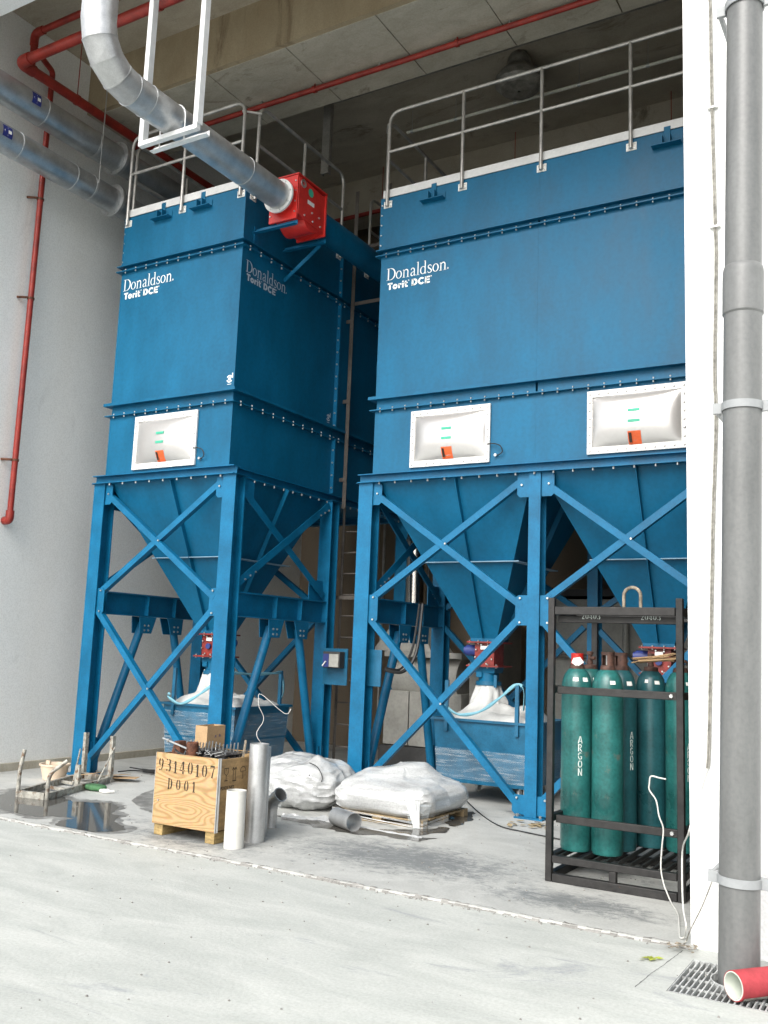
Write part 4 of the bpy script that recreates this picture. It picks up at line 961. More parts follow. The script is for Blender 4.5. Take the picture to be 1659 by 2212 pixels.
obj('cross_pipe', B().tube((-4.6, 12.3, 1.62), (-1.7, 12.3, 1.62), .03, 12), 'conduit', mg2)
obj('drop_pipe', B().tube((-3.55, 12.28, .02), (-3.55, 12.28, 2.4), .04, 12), 'machine_grey', mg2)
for i, (x, mtl, r, ztop) in enumerate(((-7.95, 'rail_steel', .022, 4.6), (-7.6, 'rail_steel', .016, 4.2), (-7.35, 'rust', .02, 4.8), (-7.1, 'rail_steel', .014, 4.0))):
    tag(obj('wall_pipe', B().tube((x, 13.45, .0), (x, 13.45, ztop), r, 10).tube((x, 13.45, ztop), (x, 13.6, ztop), r, 10), mtl), ['stout pale upright pipe on the dim rear wall', 'slim pale upright pipe on the dim rear wall', 'brown rusty upright pipe on the dim rear wall', 'thinnest pale upright pipe on the dim rear wall'][i], 'pipe', 'pipes on the rear wall')

# =================================================================== BINS WITH BIG BAGS
def bin_(label, cx, cy, wd, dp, zs, straps, neck, filmrows):
    o = thing('wheeled_bin', label, 'bin', (cx, cy, 0))
    z0, z1 = .20, .885
    t = .92
    q = lambda w_, d_, z: [(cx - w_ / 2, cy - d_ / 2, z), (cx + w_ / 2, cy - d_ / 2, z), (cx + w_ / 2, cy + d_ / 2, z), (cx - w_ / 2, cy + d_ / 2, z)]
    bd_ = B().add(q(wd * t, dp * t, z0) + q(wd, dp, z1) + q(wd - .03, dp - .03, z1) + q(wd * t - .03, dp * t - .03, z0 + .02),
                  [(0, 1, 5, 4), (1, 2, 6, 5), (2, 3, 7, 6), (3, 0, 4, 7), (3, 2, 1, 0), (4, 5, 9, 8), (5, 6, 10, 9), (6, 7, 11, 10), (7, 4, 8, 11), (8, 9, 13, 12), (9, 10, 14, 13), (10, 11, 15, 14), (11, 8, 12, 15), (12, 13, 14, 15)])
    body = obj('tub', bd_, 'blue_bin', o)
    rim = B(); e = .03
    rim.box((cx - wd / 2 - e, cy - dp / 2 - e, z1 - .02), (cx + wd / 2 + e, cy - dp / 2 + .002, z1 + .006)); rim.box((cx - wd / 2 - e, cy + dp / 2 - .002, z1 - .02), (cx + wd / 2 + e, cy + dp / 2 + e, z1 + .006))
    rim.box((cx - wd / 2 - e, cy - dp / 2 + .003, z1 - .0195), (cx - wd / 2 + .002, cy + dp / 2 - .003, z1 + .0055)); rim.box((cx + wd / 2 - .002, cy - dp / 2 + .003, z1 - .0195), (cx + wd / 2 + e, cy + dp / 2 - .003, z1 + .0055))
    obj('rim', rim, 'blue_bin', body)
    for sx in (-1, 1):
        for sy in (-1, 1):
            x, y = cx + sx * wd * .38, cy + sy * dp * .38
            cs = obj('caster', B().tube((x - .018, y, .06), (x + .018, y, .06), .06, 18), 'label_white', o)
            obj('fork', B().box((x - .03, y - .03, .06), (x - .022, y + .03, .199)).box((x + .022, y - .03, .06), (x + .03, y + .03, .199)), 'zinc', cs)
            px, py = cx + sx * (wd / 2 - .16), cy + sy * (dp / 2 + .008)
            obj('corner_post', B().box((px - .022, py - .018, z1 - .14), (px + .022, py + .018, 1.30)), 'blue_bin', o, bevel=.003)
    # film round the tub
    fi = B(); off = .012
    for za, zb_ in filmrows:
        wa, wb = t + (1 - t) * (za - z0) / (z1 - z0), t + (1 - t) * (zb_ - z0) / (z1 - z0)
        fi.add(q(wd * wa + off, dp * wa + off, za) + q(wd * wb + off, dp * wb + off, zb_), [(0, 1, 5, 4), (1, 2, 6, 5), (2, 3, 7, 6), (3, 0, 4, 7)])
    obj('stretch_film', fi, 'film', o, smooth=False)
    # bulk bag: a thing of its own sitting in the tub
    bg_ = thing('bulk_bag', straps[0], 'bag', (cx, cy, .3))
    nx_, ny_ = neck
    def sheet(u, v):
        a, c = u * 2 - 1, v * 2 - 1
        x, y = cx + a * (wd / 2 - .03), cy + c * (dp / 2 - .03)
        d = math.hypot((x - nx_), (y - ny_))
        ed = max(abs(a), abs(c))
        z = .76 + .21 * (1 - ed ** 7) + (.075 * noise.noise(V((x * 3.1, y * 3.1, zs))) + .045 * noise.noise(V((x * 8, y * 8, zs + 4)))) * (1 - ed ** 5) + .16 * math.exp(-(d / .21) ** 2)
        return (x, y, z)
    obj('bag_top', B().grid(sheet, 40, 40), 'plastic_bag', bg_)
    def nk(u, v):
        a = u * 2 * math.pi; r = .30 - .165 * v ** .55 + .055 * noise.noise(V((math.cos(a) * 2.2, math.sin(a) * 2.2, v * 2.4 + zs))) * (1.15 - v) + .014 * math.sin(a * 9 + 4 * noise.noise(V((v * 2, zs, a)))) * (1 - .6 * v); 
        return (nx_ + r * math.cos(a), ny_ + r * math.sin(a), min(1.32, .90 + .37 * v) + .03 * noise.noise(V((math.cos(a) * 2, math.sin(a) * 2, zs))) * v)
    obj('bag_neck', B().grid(nk, 72, 20), 'plastic_bag', bg_)
    for pts in straps[1]:
        c = catmull(pts, 8); bq = B(); n_ = len(c)
        vs = []
        for i, p_ in enumerate(c):
            d = (c[min(i + 1, n_ - 1)] - c[max(i - 1, 0)]).normalized(); up = Z_ if abs(d.z) < .8 else Y_
            s_ = (up - d * up.dot(d)).normalized()
            tw = .016 + .004 * math.sin(i * .7)
            vs += [p_ + s_ * tw, p_ - s_ * tw]
        bq.add(vs, [(2 * i, 2 * i + 1, 2 * i + 3, 2 * i + 2) for i in range(n_ - 1)])
        ob = obj('lifting_strap', bq, 'blue_strap', bg_)
        md = ob.modifiers.new('thick', 'SOLIDIFY'); md.thickness = .004
    return o
cx, cy = -4.36, 10.12; wd, dp = 1.16, 1.05
yf_ = cy - dp / 2
bin_('blue wheeled bin under the wide collector, half wrapped in stretch film', cx, cy, wd, dp, 1.3,
     ('white bulk bag with a blue strap, tied to the spout of the wide collector',
      [[(cx - wd / 2 + .14, yf_ - .03, 1.02), (cx - .28, yf_ + .02, .93), (cx - .02, yf_ - .0, .98), (cx + .22, yf_ - .02, 1.14), (cx + wd / 2 - .17, yf_ - .03, 1.29), (cx + wd / 2 - .09, yf_ - .0, 1.24), (cx + wd / 2 - .10, yf_ + .03, 1.02)]]),
     (-4.531, 10.156), [(.24, .56)])
cx, cy = -7.56, 9.17; wd, dp = 1.10, 1.05; yf_ = cy - dp / 2
bin_('blue wheeled bin under the tall collector, fully wrapped in stretch film', cx, cy, wd, dp, 5.1,
     ('white bulk bag with cyan straps under the tall collector', 
      [[(cx - wd / 2 + .12, yf_ - .03, 1.0), (cx - wd / 2 + .10, yf_ - .035, .95), (cx - .24, yf_ - .045, .885), (cx - .02, yf_ - .01, .99), (cx + .2, yf_ + .01, 1.14), (cx + wd / 2 - .17, yf_ - .03, 1.25)],
       [(cx + wd / 2 - .14, yf_ - .03, 1.28), (cx + wd / 2 - .10, cy - .1, 1.26), (cx + wd / 2 - .1, cy + .3, 1.27), (cx + wd / 2 - .15, cy + dp / 2 + .02, 1.26), (cx + wd / 2 - .12, cy + dp / 2 + .03, 1.05), (cx + wd / 2 - .16, cy + dp / 2 + .02, .92)]]),
     (-7.7675, 9.151), [(.22, .50), (.52, .80)])

# =================================================================== PLYWOOD CRATE
cr = thing('plywood_crate', 'open plywood crate stencilled 93140107 D001 full of scrap', 'crate', (-5.445, 6.45, 0))
kx0, kx1, ky0, ky1, kz0, kz1 = -5.79, -5.105, 6.13, 6.80, .105, .675
obj('front_panel', B().box((kx0, ky0, kz0 - .01), (kx1 - .006, ky0 + .015, kz1)), 'plywood', cr, bevel=.002)
obj('rear_panel', B().box((kx0, ky1 - .015, kz0), (kx1 - .006, ky1, kz1)), 'plywood_side', cr)
obj('side_panel', B().box((kx1 - .02, ky0 + .03, kz0), (kx1 - .005, ky1 - .0155, kz1 - .01)), 'plywood_side', cr)
obj('side_panel', B().box((kx0 + .004, ky0 + .0155, kz0), (kx0 + .018, ky1 - .0155, kz1 - .01)), 'plywood_side', cr)
obj('floor_panel', B().box((kx0 + .02, ky0 + .016, kz0), (kx1 - .021, ky1 - .016, kz0 + .02)), 'plywood_side', cr)
obj('corner_strip', B().box((kx1 - .005, ky0 - .002, kz0 - .012), (kx1 + .004, ky0 + .013, kz1 + .002)), 'zinc', cr)
obj('corner_strip', B().box((kx1 - .004, ky0 + .0145, kz0 - .012), (kx1 + .006, ky0 + .0285, kz1 + .001)), 'trim_white', cr)
obj('corner_strip', B().box((kx0 - .006, ky0 + .002, kz0), (kx0 - .0005, ky0 + .03, kz1 + .001)), 'zinc', cr)
for x in (kx0 + .01, kx1 - .115): obj('bearer', B().box((x, ky0 + .02, .001), (x + .095, ky1 - .02, kz0 - .011)), 'bearer_wood', cr, bevel=.003)
b = B(); x = 0
sc_ = .083
adv = sum(STEN[c][0] for c in '93140107') + 7 * .33; k_ = .615 / adv
xx = kx0 + .035
for i, c in enumerate('93140107'):
    wdt, st = STEN[c]; ribbon(b, st, (xx, ky0 - .0005, .527 - .002 * i + .004 * math.sin(i * 2.1)), X_, Z_ * 1.15, -Y_, k_); xx += (wdt + .33) * k_
xx = kx0 + .150
for i, c in enumerate('D001'):
    wdt, st = STEN[c]; ribbon(b, st, (xx, ky0 - .0005, .385 + .003 * math.sin(i * 3)), X_, Z_ * 1.15, -Y_, k_ * .86); xx += (wdt + .52) * k_ * .86
obj('stencil_numbers', b, 'stencil_black', cr, smooth=False)
b = B(); sx_ = kx1 - .004
S = lambda st, y, z, s: ribbon(b, st, (sx_, y, z), Y_, Z_, X_, s)
S([curve([(.0, 1., .05), (.04, .6, .05), (.22, .46, .05)]), curve([(.5, 1., .05), (.46, .6, .05), (.28, .46, .05)]), line(0, .98, .5, .98, .05), line(.25, .48, .25, .05, .06), line(.05, .03, .45, .03, .06), curve([(.3, 1., .03), (.22, .85, .03), (.30, .75, .03)])], 6.21, .49, .105)
for k in (0, 1): S([line(.1, 0, .1, .95, .05), line(-.05, .78, .1, 1., .05), line(.25, .78, .1, 1., .05)], 6.315 + k * .03, .49, .105)
S([line(-.05, 0, .3, 0, .05)], 6.325, .485, .14)
S([arc(.3, .6, .34, .36, 0, 180, lambda a: .05, 12), line(-.04, .6, .64, .6, .04), line(.3, .6, .3, .1, .05), curve([(.3, .1, .04), (.24, .02, .04), (.18, .08, .04)])], 6.42, .49, .105)
put_text(b, 'POIDS NET', .036, (sx_, 6.17, .425), Y_, Z_, X_, .0006)
S([line(0, 0, .6, 0, .08)], 6.58, .42, .08); S([line(0, 0, .5, 0, .08)], 6.6, .33, .08)
obj('handling_marks', b, 'stencil_black', cr, smooth=False)
b = B(); bolt(b, (kx0 + .055, ky0, .285), (0, -1, 0), .009, .006); obj('screw', b, 'zinc', cr)
# cardboard box standing in the crate
bxo = thing('cardboard_box', 'small open cardboard box standing on the scrap in the crate', 'box', (-5.62, 6.62, .66))
X0, X1, Y0, Y1, Zb, Zt = -5.70, -5.565, 6.50, 6.74, .62, .885
for nm, a, c in (('front_side', (X0, Y0, Zb), (X1, Y0 + .004, Zt)), ('rear_side', (X0, Y1 - .004, Zb), (X1, Y1, Zt)), ('left_side', (X0, Y0 + .0045, Zb), (X0 + .004, Y1 - .0045, Zt)), ('right_side', (X1 - .004, Y0 + .0045, Zb), (X1, Y1 - .0045, Zt)), ('bottom', (X0 + .0045, Y0 + .0045, Zb), (X1 - .0045, Y1 - .0045, Zb + .004))):
    obj(nm, B().box(a, c), 'cardboard', bxo, smooth=False)
obj('flap', B().add([(X0, Y0, Zt), (X1, Y0, Zt), (X1 - .01, Y0 + .06, Zt - .03), (X0 + .01, Y0 + .06, Zt - .03)], [(0, 1, 2, 3)]), 'cardboard', bxo, smooth=False)
b = B(); S2 = lambda st, y, z: ribbon(b, st, (X1 + .001, y, z), Y_, Z_, X_, .04)
S2([line(0, 0, .5, .6, .15), line(.2, .6, .6, .1, .12)], 6.60, .78); S2([line(0, 0, .2, .7, .15), line(.2, .7, .45, .1, .12)], 6.66, .785)
obj('scribble', b, 'motor_blue', bxo, smooth=False)
# scrap
sr = tag(obj('scrap_heap', (lambda: [b_ for b_ in [B()] if [b_.bar((random.uniform(kx0 + .06, kx1 - .1), random.uniform(6.2, 6.74), random.uniform(.52, .70)), (random.uniform(kx0 + .06, kx1 - .1), random.uniform(6.2, 6.74), random.uniform(.55, .73)), random.uniform(.008, .03), random.uniform(.006, .02)) for _ in range(75)]][0])(), 'machine_dark', smooth=False), 'loose dark metal offcuts filling the plywood crate', 'scrap')
sr['kind'] = 'stuff'
b = B()
for i in range(34):
    x = random.uniform(kx0 + .12, kx1 - .06); y = random.uniform(6.17, 6.5); z = random.uniform(.66, .70)
    b.bar((x, y, z), (x + random.uniform(-.07, .07), y + random.uniform(-.06, .06), z + random.uniform(-.01, .05)), random.uniform(.004, .012), .005)
o = tag(obj('offcut_shavings', b, 'zinc', smooth=False), 'bright curls and offcuts on top of the crate scrap', 'scrap'); o['kind'] = 'stuff'
for (xa, ya, xb, yb, lab) in ((-5.66, 6.36, -5.45, 6.44, 'comb of metal pins in front of the cardboard box'), (-5.44, 6.38, -5.22, 6.50, 'second comb of metal pins lying towards the tall silver tube')):
    o = thing('pin_comb', lab, 'scrap', ((xa + xb) / 2, (ya + yb) / 2, .67), 'combs of pins in the crate')
    obj('spine', B().bar((xa, ya, .69), (xb, yb, .69), .03, .012), 'machine_dark', o)
    for i in range(9):
        t = i / 8; x, y = xa + (xb - xa) * t, ya + (yb - ya) * t
        obj('pin', B().tube((x, y, .69), (x + .014, y - .01, .765 + .01 * math.sin(i)), .006, 8), 'zinc', o)
o = tag(obj('rusty_can', B().lathe([(.048, 0), (.05, .005), (.05, .105), (.046, .11), (.042, .105), (.04, .02)], (-5.475, 6.22, .665), 24), 'rust'), 'rusty brown can standing at the front rim of the crate', 'can')
o = thing('threaded_rod', 'long bright rod sticking out over the left rim of the crate', 'rod', (-5.6, 6.25, .68))
obj('rod', B().tube((-5.86, 6.27, .775), (-5.50, 6.24, .70), .009, 10), 'zinc', o)
obj('nut', B().tube((-5.80, 6.265, .762), (-5.785, 6.264, .759), .016, 6), 'zinc', o)
tag(obj('metal_offcut', B().frust((-5.69, 6.30, .66), .10, .09, (-5.685, 6.30, .765), .05, .09), 'rust', smooth=False), 'small bent brown sheet offcut under the long rod', 'scrap')
tag(obj('upright_stick', B().bar((-5.16, 6.5, .60), (-5.15, 6.52, .80), .022, .012), 'old_wood', smooth=False), 'short upright stick in the crate by the tall tube', 'stick')
tag(obj('wire_coil', (lambda b: b.sweep(catmull([(-5.16 + .02 * math.sin(i * 1.1), 6.72 + .02 * math.cos(i), .55 + .02 * i + .001 * i * i) for i in range(18)] + [(-5.0, 6.85, 1.02), (-4.97, 6.9, 1.06)], 5), .0028, 6))(B()), 'cable_white'), 'thin white wire curling up out of the crate', 'wire')

# =================================================================== TUBES BY THE CRATE
def pipe_thing(name, label, cat, p0, p1, r, t, mo, mi, group=None):
    p0, p1 = V(p0), V(p1); o = thing(name, label, cat, p0 if p0.z < p1.z else p1, group)
    obj('wall', B().hollow(p0, p1, r, r - t, 40), mo, o)
    return o
pipe_thing('short_tube', 'short off-white plastic tube standing before the crate corner', 'tube', (-4.932, 6.165, .001), (-4.932, 6.165, .445), .080, .004, 'white_tube', 'white_tube')
pipe_thing('tall_tube', 'tall shiny metal tube standing beside the crate', 'tube', (-4.955, 6.46, .001), (-4.955, 6.46, .79), .080, .003, 'galv', 'galv')
pipe_thing('tall_tube', 'second metal tube standing right behind the tall shiny one', 'tube', (-5.060, 6.632, .001), (-5.060, 6.632, .745), .080, .003, 'galv_dull', 'galv')
eo = thing('duct_elbow', 'small galvanised duct elbow standing behind the tall metal tubes', 'duct fitting', (-5.21, 7.05, 0))
pth = fillet([(-5.24, 7.05, .001), (-5.24, 7.05, .22), (-5.12, 7.02, .30)], .12, 6)
obj('pipe', B().sweep(pth, .058, 28, cap=False), 'galv', eo); 
obj('mouth_ring', B().hollow(V(pth[-1]) - (V(pth[-1]) - V(pth[-2])).normalized() * .01, V(pth[-1]), .066, .057, 28), 'galv', eo)
c = at_z(542 + .2859 * 720, 1525 + .2859 * 955)
d = V((.88, -.47, 0)).normalized()
pc = V((c.x - .02, c.y + .09, .082))
pipe_thing('duct_offcut', 'short silver duct ring lying on its side near the wrapped pallet', 'duct fitting', pc - d * .26, pc + d * .07, .080, .003, 'galv', 'galv')

# =================================================================== WRAPPED LOADS
def blob(cx, cy, z0, sx, sy, h, seed, amp=.05, sq=3.2, lump=None, flat=.0, n=64):
    def f(u, v):
        a = u * 2 * math.pi; e = (v - .5) * math.pi
        ca, sa, ce, se = math.cos(a), math.sin(a), math.cos(e), math.sin(e)
        pw = lambda q, k: math.copysign(abs(q) ** k, q)
        k = 2 / sq
        x, y, z = pw(ca, k) * pw(ce, .62), pw(sa, k) * pw(ce, .62), pw(se, .8)
        P = V((x * sx, y * sy, z * h / 2))
        d = amp * noise.noise(V((P.x * 2.6 + seed, P.y * 2.6, P.z * 3.4))) + amp * .45 * noise.noise(V((P.x * 7 + seed, P.y * 7, P.z * 9))) + amp * .10 * noise.noise(V((P.x * 19, P.y * 19 + seed, P.z * 24)))
        rg = 1 - abs(noise.noise(V((P.x * 5 + seed, P.y * 5, P.z * 15 + 2 * noise.noise(V((P.x * 3, P.y * 3, seed)))))))
        d += amp * .25 * max(0, rg - .72) / .28
        P = P * (1 + d / max(.2, P.length))
        if lump and z > 0:
            for lx, ly, lr, lh in lump: P.z += lh * math.exp(-((P.x - lx) ** 2 + (P.y - ly) ** 2) / lr ** 2) * z
        P.z = max(P.z, -h / 2 + flat)
        return (cx + P.x, cy + P.y, z0 + h / 2 + P.z)
    return B().grid(f, n, n // 2)
pl = thing('wrapped_pallet', 'low pallet of sacks shrouded in clear film before the wide collector', 'pallet', (-4.56, 8.4, 0))
PX0, PX1, PY0, PY1 = -5.13, -4.15, 7.90, 8.86
for i, y in enumerate((PY0, (PY0 + PY1) / 2 - .05, PY1 - .1)):
    obj('skid', B().box((PX0, y, .001), (PX1, y + .1, .014)), 'pallet_wood', pl)
    for x in (PX0, (PX0 + PX1) / 2 - .05, PX1 - .1): obj('block', B().box((x, y + .002, .0145), (x + .1, y + .098, .058)), 'pallet_wood', pl)
for i in range(7):
    y = PY0 + i * (PY1 - PY0 - .1) / 6
    obj('deck_board', B().box((PX0, y, .0585), (PX1, y + .1, .072)), 'pallet_wood', pl, bevel=.002)
obj('sack_load', blob(-4.64, 8.385, .022, .530, .52, .37, 3.3, .05, 7.5, [(-.05, .1, .26, .09), (.10, .26, .15, .08), (-.32, -.1, .2, .05), (.3, -.2, .2, -.04)], n=128), 'wrap_film', pl)
for i in range(6):     # film ropes stretched round the pallet edge
    z = .012 + i * .011 + random.uniform(-.006, .006)
    pts = [(PX0 - .008, PY0 + .35, z + .03), (PX0 - .006, PY0 - .008, z + .02), (PX0 + .5, PY0 - .012 - .006 * random.random(), z + random.uniform(-.012, .012)), (PX1 + .010, PY0 - .012, z - .02), (PX1 + .014, PY0 + .5, z + .0)]
    obj('film_rope', B().sweep(pts, .0016, 5), 'film_strip', pl)
for i in range(12):
    x = PX1 - .13 + i * .0125; 
    obj('film_rope', B().sweep(catmull([(x - .03, PY0 - .055 + .02 * random.random(), .25), (PX1 - .06 + (i - 6) * .008, PY0 - .035, .10), (PX1 - .045 + (i - 6) * .005, PY0 - .022, .008)], 5), .0045, 6), 'film_strip', pl)
obj('film_corner', B().grid(lambda u, v: (PX1 - .16 + .23 * u + (.10 * (1 - v)) * (.5 - u), PY0 - .045 + .075 * u * u + .018 * noise.noise(V((u * 9, v * 2, 0))), .004 + .22 * v), 16, 8), 'film', pl)
sb = thing('sack_bundle', 'slumped bundle of sacks in clear film beside the crate tubes', 'sacks', (-5.55, 8.3, 0))
obj('sack', blob(-5.70, 8.28, .001, .44, .44, .43, 8.2, .06, 2.9, [(.0, .0, .3, .03), (.15, -.05, .1, .05)], n=128), 'wrap_film', sb, label='front sack of the slumped bundle')
obj('sack', blob(-6.05, 8.48, .001, .36, .40, .46, 1.9, .05, 2.7, n=96), 'wrap_film', sb)
obj('tie_wire', B().sweep(catmull([(-5.43, 7.90, .36), (-5.36, 7.93, .26), (-5.31, 7.96, .33), (-5.38, 7.97, .43), (-5.5, 8.0, .46)], 6), .005, 6), 'cable_black', sb)
obj('loose_film', B().grid(lambda u, v: (-6.02 + .30 * u + .02 * noise.noise(V((u * 6, v * 6, 0))), 7.86 - .02 * u + .03 * noise.noise(V((u * 5, v * 9, 3))) + .06 * v, .005 + .30 * v), 14, 14), 'film', sb)
def strewn(label, pts, wd, seed, material, h=.05):
    c = catmull([(x, y, 0) for x, y in pts], 8)
    def f(u, v):
        i = min(int(u * (len(c) - 1)), len(c) - 2); t = u * (len(c) - 1) - i; p = c[i].lerp(c[i + 1], t)
        dd = (c[i + 1] - c[i]).normalized(); s_ = V((-dd.y, dd.x, 0)); wv_ = wd * (.6 + .8 * abs(noise.noise(V((u * 5, seed, 0)))))
        return p + s_ * ((v - .5) * wv_) + Z_ * (.004 + h * max(0, 1 - abs(v * 2 - 1)) * (.25 + .8 * abs(noise.noise(V((u * 5, v * 3, seed))))))
    return tag(obj('film_scrap', B().grid(f, 40, 8), material), label, 'plastic film')
def zp(a, b_): p_ = at_z(542 + .2859 * a, 1525 + .2859 * b_); return (p_.x, p_.y)
strewn('crumpled clear film lying on the wet floor before the sack bundle', [zp(240, 835), zp(400, 850), zp(540, 860), zp(640, 880)], .16, 2., 'wrap_film', .05)
strewn('flat strip of film running along the wet patch past the silver ring', [zp(790, 905), zp(950, 940), zp(1150, 975), zp(1300, 1000)], .07, 6., 'wrap_film', .02)

# =================================================================== WATER AND STAINS
def patch(name, pts, z, material, jit=.05, k=9):
    c = catmull([(x, y, 0) for x, y in pts] + [(pts[0][0], pts[0][1], 0)], k)[:-1]
    q = [(p_.x + jit * noise.noise(V((p_.x * 7, p_.y * 7, 1))) + jit * .5 * noise.noise(V((p_.x * 23, p_.y * 23, 1))), p_.y + jit * noise.noise(V((p_.x * 7, p_.y * 7, 9))) + jit * .5 * noise.noise(V((p_.x * 23, p_.y * 23, 9)))) for p_ in c]
    q = [(x, max(y, 5.865 + .012 * noise.noise(V((x * 9, 2, 2))))) for x, y in q]      # water stops at the floor edge
    return struct(obj(name, B().poly(q, z), material, smooth=False))
def wp(a, b_): p_ = at_z(.2859 * a, 1525 + .2859 * b_); return (p_.x, p_.y)
patch('puddle', [wp(-60, 690), wp(60, 650), wp(200, 628), wp(330, 650), wp(480, 690), wp(560, 722), wp(680, 728), wp(880, 742), wp(870, 790), wp(830, 810), wp(925, 840), wp(860, 870), wp(940, 940), wp(760, 952), wp(560, 940), wp(440, 885), wp(530, 850), wp(380, 838), wp(240, 832), wp(100, 800), wp(-60, 770)], .004, 'water')
patch('wet_stain', [wp(-90, 660), wp(60, 625), wp(210, 605), wp(350, 635), wp(490, 670), wp(570, 705), wp(690, 708), wp(920, 728), wp(930, 790), wp(980, 830), wp(930, 870), wp(1000, 945), wp(770, 972), wp(540, 960), wp(410, 890), wp(380, 856), wp(240, 850), wp(90, 818), wp(-90, 790)], .0022, 'wet_concrete', .09)
patch('wet_stain', [wp(990, 720), wp(1080, 660), wp(1160, 630), wp(1260, 640), wp(1250, 800), wp(1100, 790)], .0035, 'wet_concrete')
patch('puddle', [zp(180, 830), zp(400, 850), zp(620, 880), zp(800, 920), zp(1000, 935), zp(1300, 930), zp(1480, 920), zp(1480, 950), zp(1240, 990), zp(1400, 1000), zp(1240, 1018), zp(1000, 985), zp(780, 968), zp(560, 930), zp(330, 880)], .004, 'water')
patch('wet_stain', [zp(1450, 880), zp(1650, 800), zp(1680, 850), zp(1540, 910)], .0036, 'water')

# =================================================================== LEFT CORNER: FRAME, BUCKET, LITTER
tb = thing('upturned_table_frame', 'rusty upturned table frame lying in the puddle', 'frame', (-8.2, 7.3, 0))
C1, C2, C3, C4 = V((-8.09, 6.62, .035)), V((-7.73, 6.68, .035)), V((-8.19, 7.95, .035)), V((-8.68, 8.0, .035))
for a, c in ((C1, C2), (C2, C3), (C3, C4), (C4, C1)):
    dd = (c - a).normalized() * .026; obj('rail', B().bar(a + dd, c - dd, .035, .065), 'rusty_paint', tb)
obj('cross_bar', B().bar(C1.lerp(C4, .35), C2.lerp(C3, .35), .03, .03), 'rusty_paint', tb)
obj('cross_bar', B().bar(C1.lerp(C4, .62), C2.lerp(C3, .62), .03, .03), 'rusty_paint', tb)
obj('leg', B().sweep(fillet([C1 + Z_ * -.03, C1 + Z_ * .235, C1 + V((.01, .03, .43))], .06, 4), .020, 12), 'rusty_paint', tb)
obj('leg', B().sweep(fillet([C2 + Z_ * -.03, C2 + Z_ * .22, C2 + V((.12, .12, .35))], .08, 4), .020, 12), 'rusty_paint', tb)
obj('leg', B().angle(C3, C3 + Z_ * .48, .045, .005, (0, 1, 0)), 'rusty_paint', tb)
obj('leg', B().angle(C4, C4 + Z_ * .48, .045, .005, (0, 1, 0)), 'rusty_paint', tb)
obj('leg', B().bar(V((-8.0, 7.3, .0)), V((-8.0, 7.3, .27)), .06, .03, up=(0, 1, 0)), 'rusty_paint', tb)
obj('stay', B().tube(V((-8.12, 7.35, .05)), C4 + V((.03, -.1, .3)), .010, 8), 'rusty_paint', tb)
obj('stay', B().tube(V((-8.05, 7.62, .03)), C3 + V((.02, .02, .36)), .008, 8), 'rusty_paint', tb)
bk = thing('bucket', 'small cream plastic bucket on the floor beside the side wall', 'bucket', (-8.80, 7.68, 0))
obj('pail', B().lathe([(.105, .0), (.12, .004), (.158, .155), (.172, .16), (.172, .178), (.152, .178), (.115, .012)], (-8.80, 7.68, .001), 36), 'bucket_cream', bk)
obj('lip_tab', B().box((-8.86, 7.60, .17), (-8.80, 7.62, .215)), 'bucket_cream', bk)
for i, (a, b_, s_, r_) in enumerate(((720, 545, .22, .3), (860, 555, .25, -.2), (940, 570, .2, .5), (660, 575, .2, .1))):
    p_ = at_z(.2859 * a, 1525 + .2859 * b_)
    q = Matrix.Rotation(r_, 3, 'Z'); vs = [q @ V((sx * s_ * .75, sy * s_ * .42, 0)) + V((p_.x, p_.y, .006 + .02 * i + (.05 if sx > 0 and i % 2 else .0))) for sx, sy in ((-1, -1), (1, -1), (1, 1), (-1, 1))]
    ob = obj('cardboard_sheet', B().add(vs, [(0, 1, 2, 3)]), 'cardboard', smooth=False)
    ob.modifiers.new('thick', 'SOLIDIFY').thickness = .004
    tag(ob, ['flat piece of cardboard by the collector foot, under the others', 'bent cardboard sheet behind the table frame leg', 'outermost flat cardboard scrap beside the table frame', 'cardboard scrap lying inside the table frame'][i], 'cardboard', 'cardboard scraps by the table frame')
p_ = at_z(.2859 * 720, 1525 + .2859 * 640)
tag(obj('green_rag', blob(p_.x, p_.y, .001, .14, .08, .07, 4.4, .03, 2.2, n=32), 'green_cloth'), 'crumpled green rag beside the table frame', 'rag')
h0 = at_z(.2859 * 760, 1525 + .2859 * 655); h1 = at_z(.2859 * 860, 1525 + .2859 * 660)
tag(obj('white_hook', B().sweep(catmull([(h0.x + .06, h0.y + .06, .02), (h0.x - .01, h0.y + .03, .02), (h0.x, h0.y, .02), (h0.x + .08, h0.y - .01, .02), (h1.x, h1.y, .02)], 6), .016, 10), 'label_white'), 'white bent hook of pipe by the green rag', 'pipe piece')
cbh = B()
for k in range(16):
    x0_, y0_ = -8.1 + random.uniform(-.5, .6), 8.75 + random.uniform(-.15, .2)
    cbh.sweep(catmull([(x0_ + random.uniform(-.35, .35), y0_ + random.uniform(-.2, .2), .012 + .05 * random.random()) for _ in range(5)], 6), .008, 6)
ob = tag(obj('cable_heap', cbh, 'cable_black'), 'heap of black cables on the floor along the side wall', 'cables')
# floor plinth line along side wall
wallthing('wall_kerb', B().box((XW + .0005, 6.2, .0005), (XW + .05, 13.5, .09)), 'panel_concrete', 'low concrete kerb at the foot of the pale side wall', 'kerb')

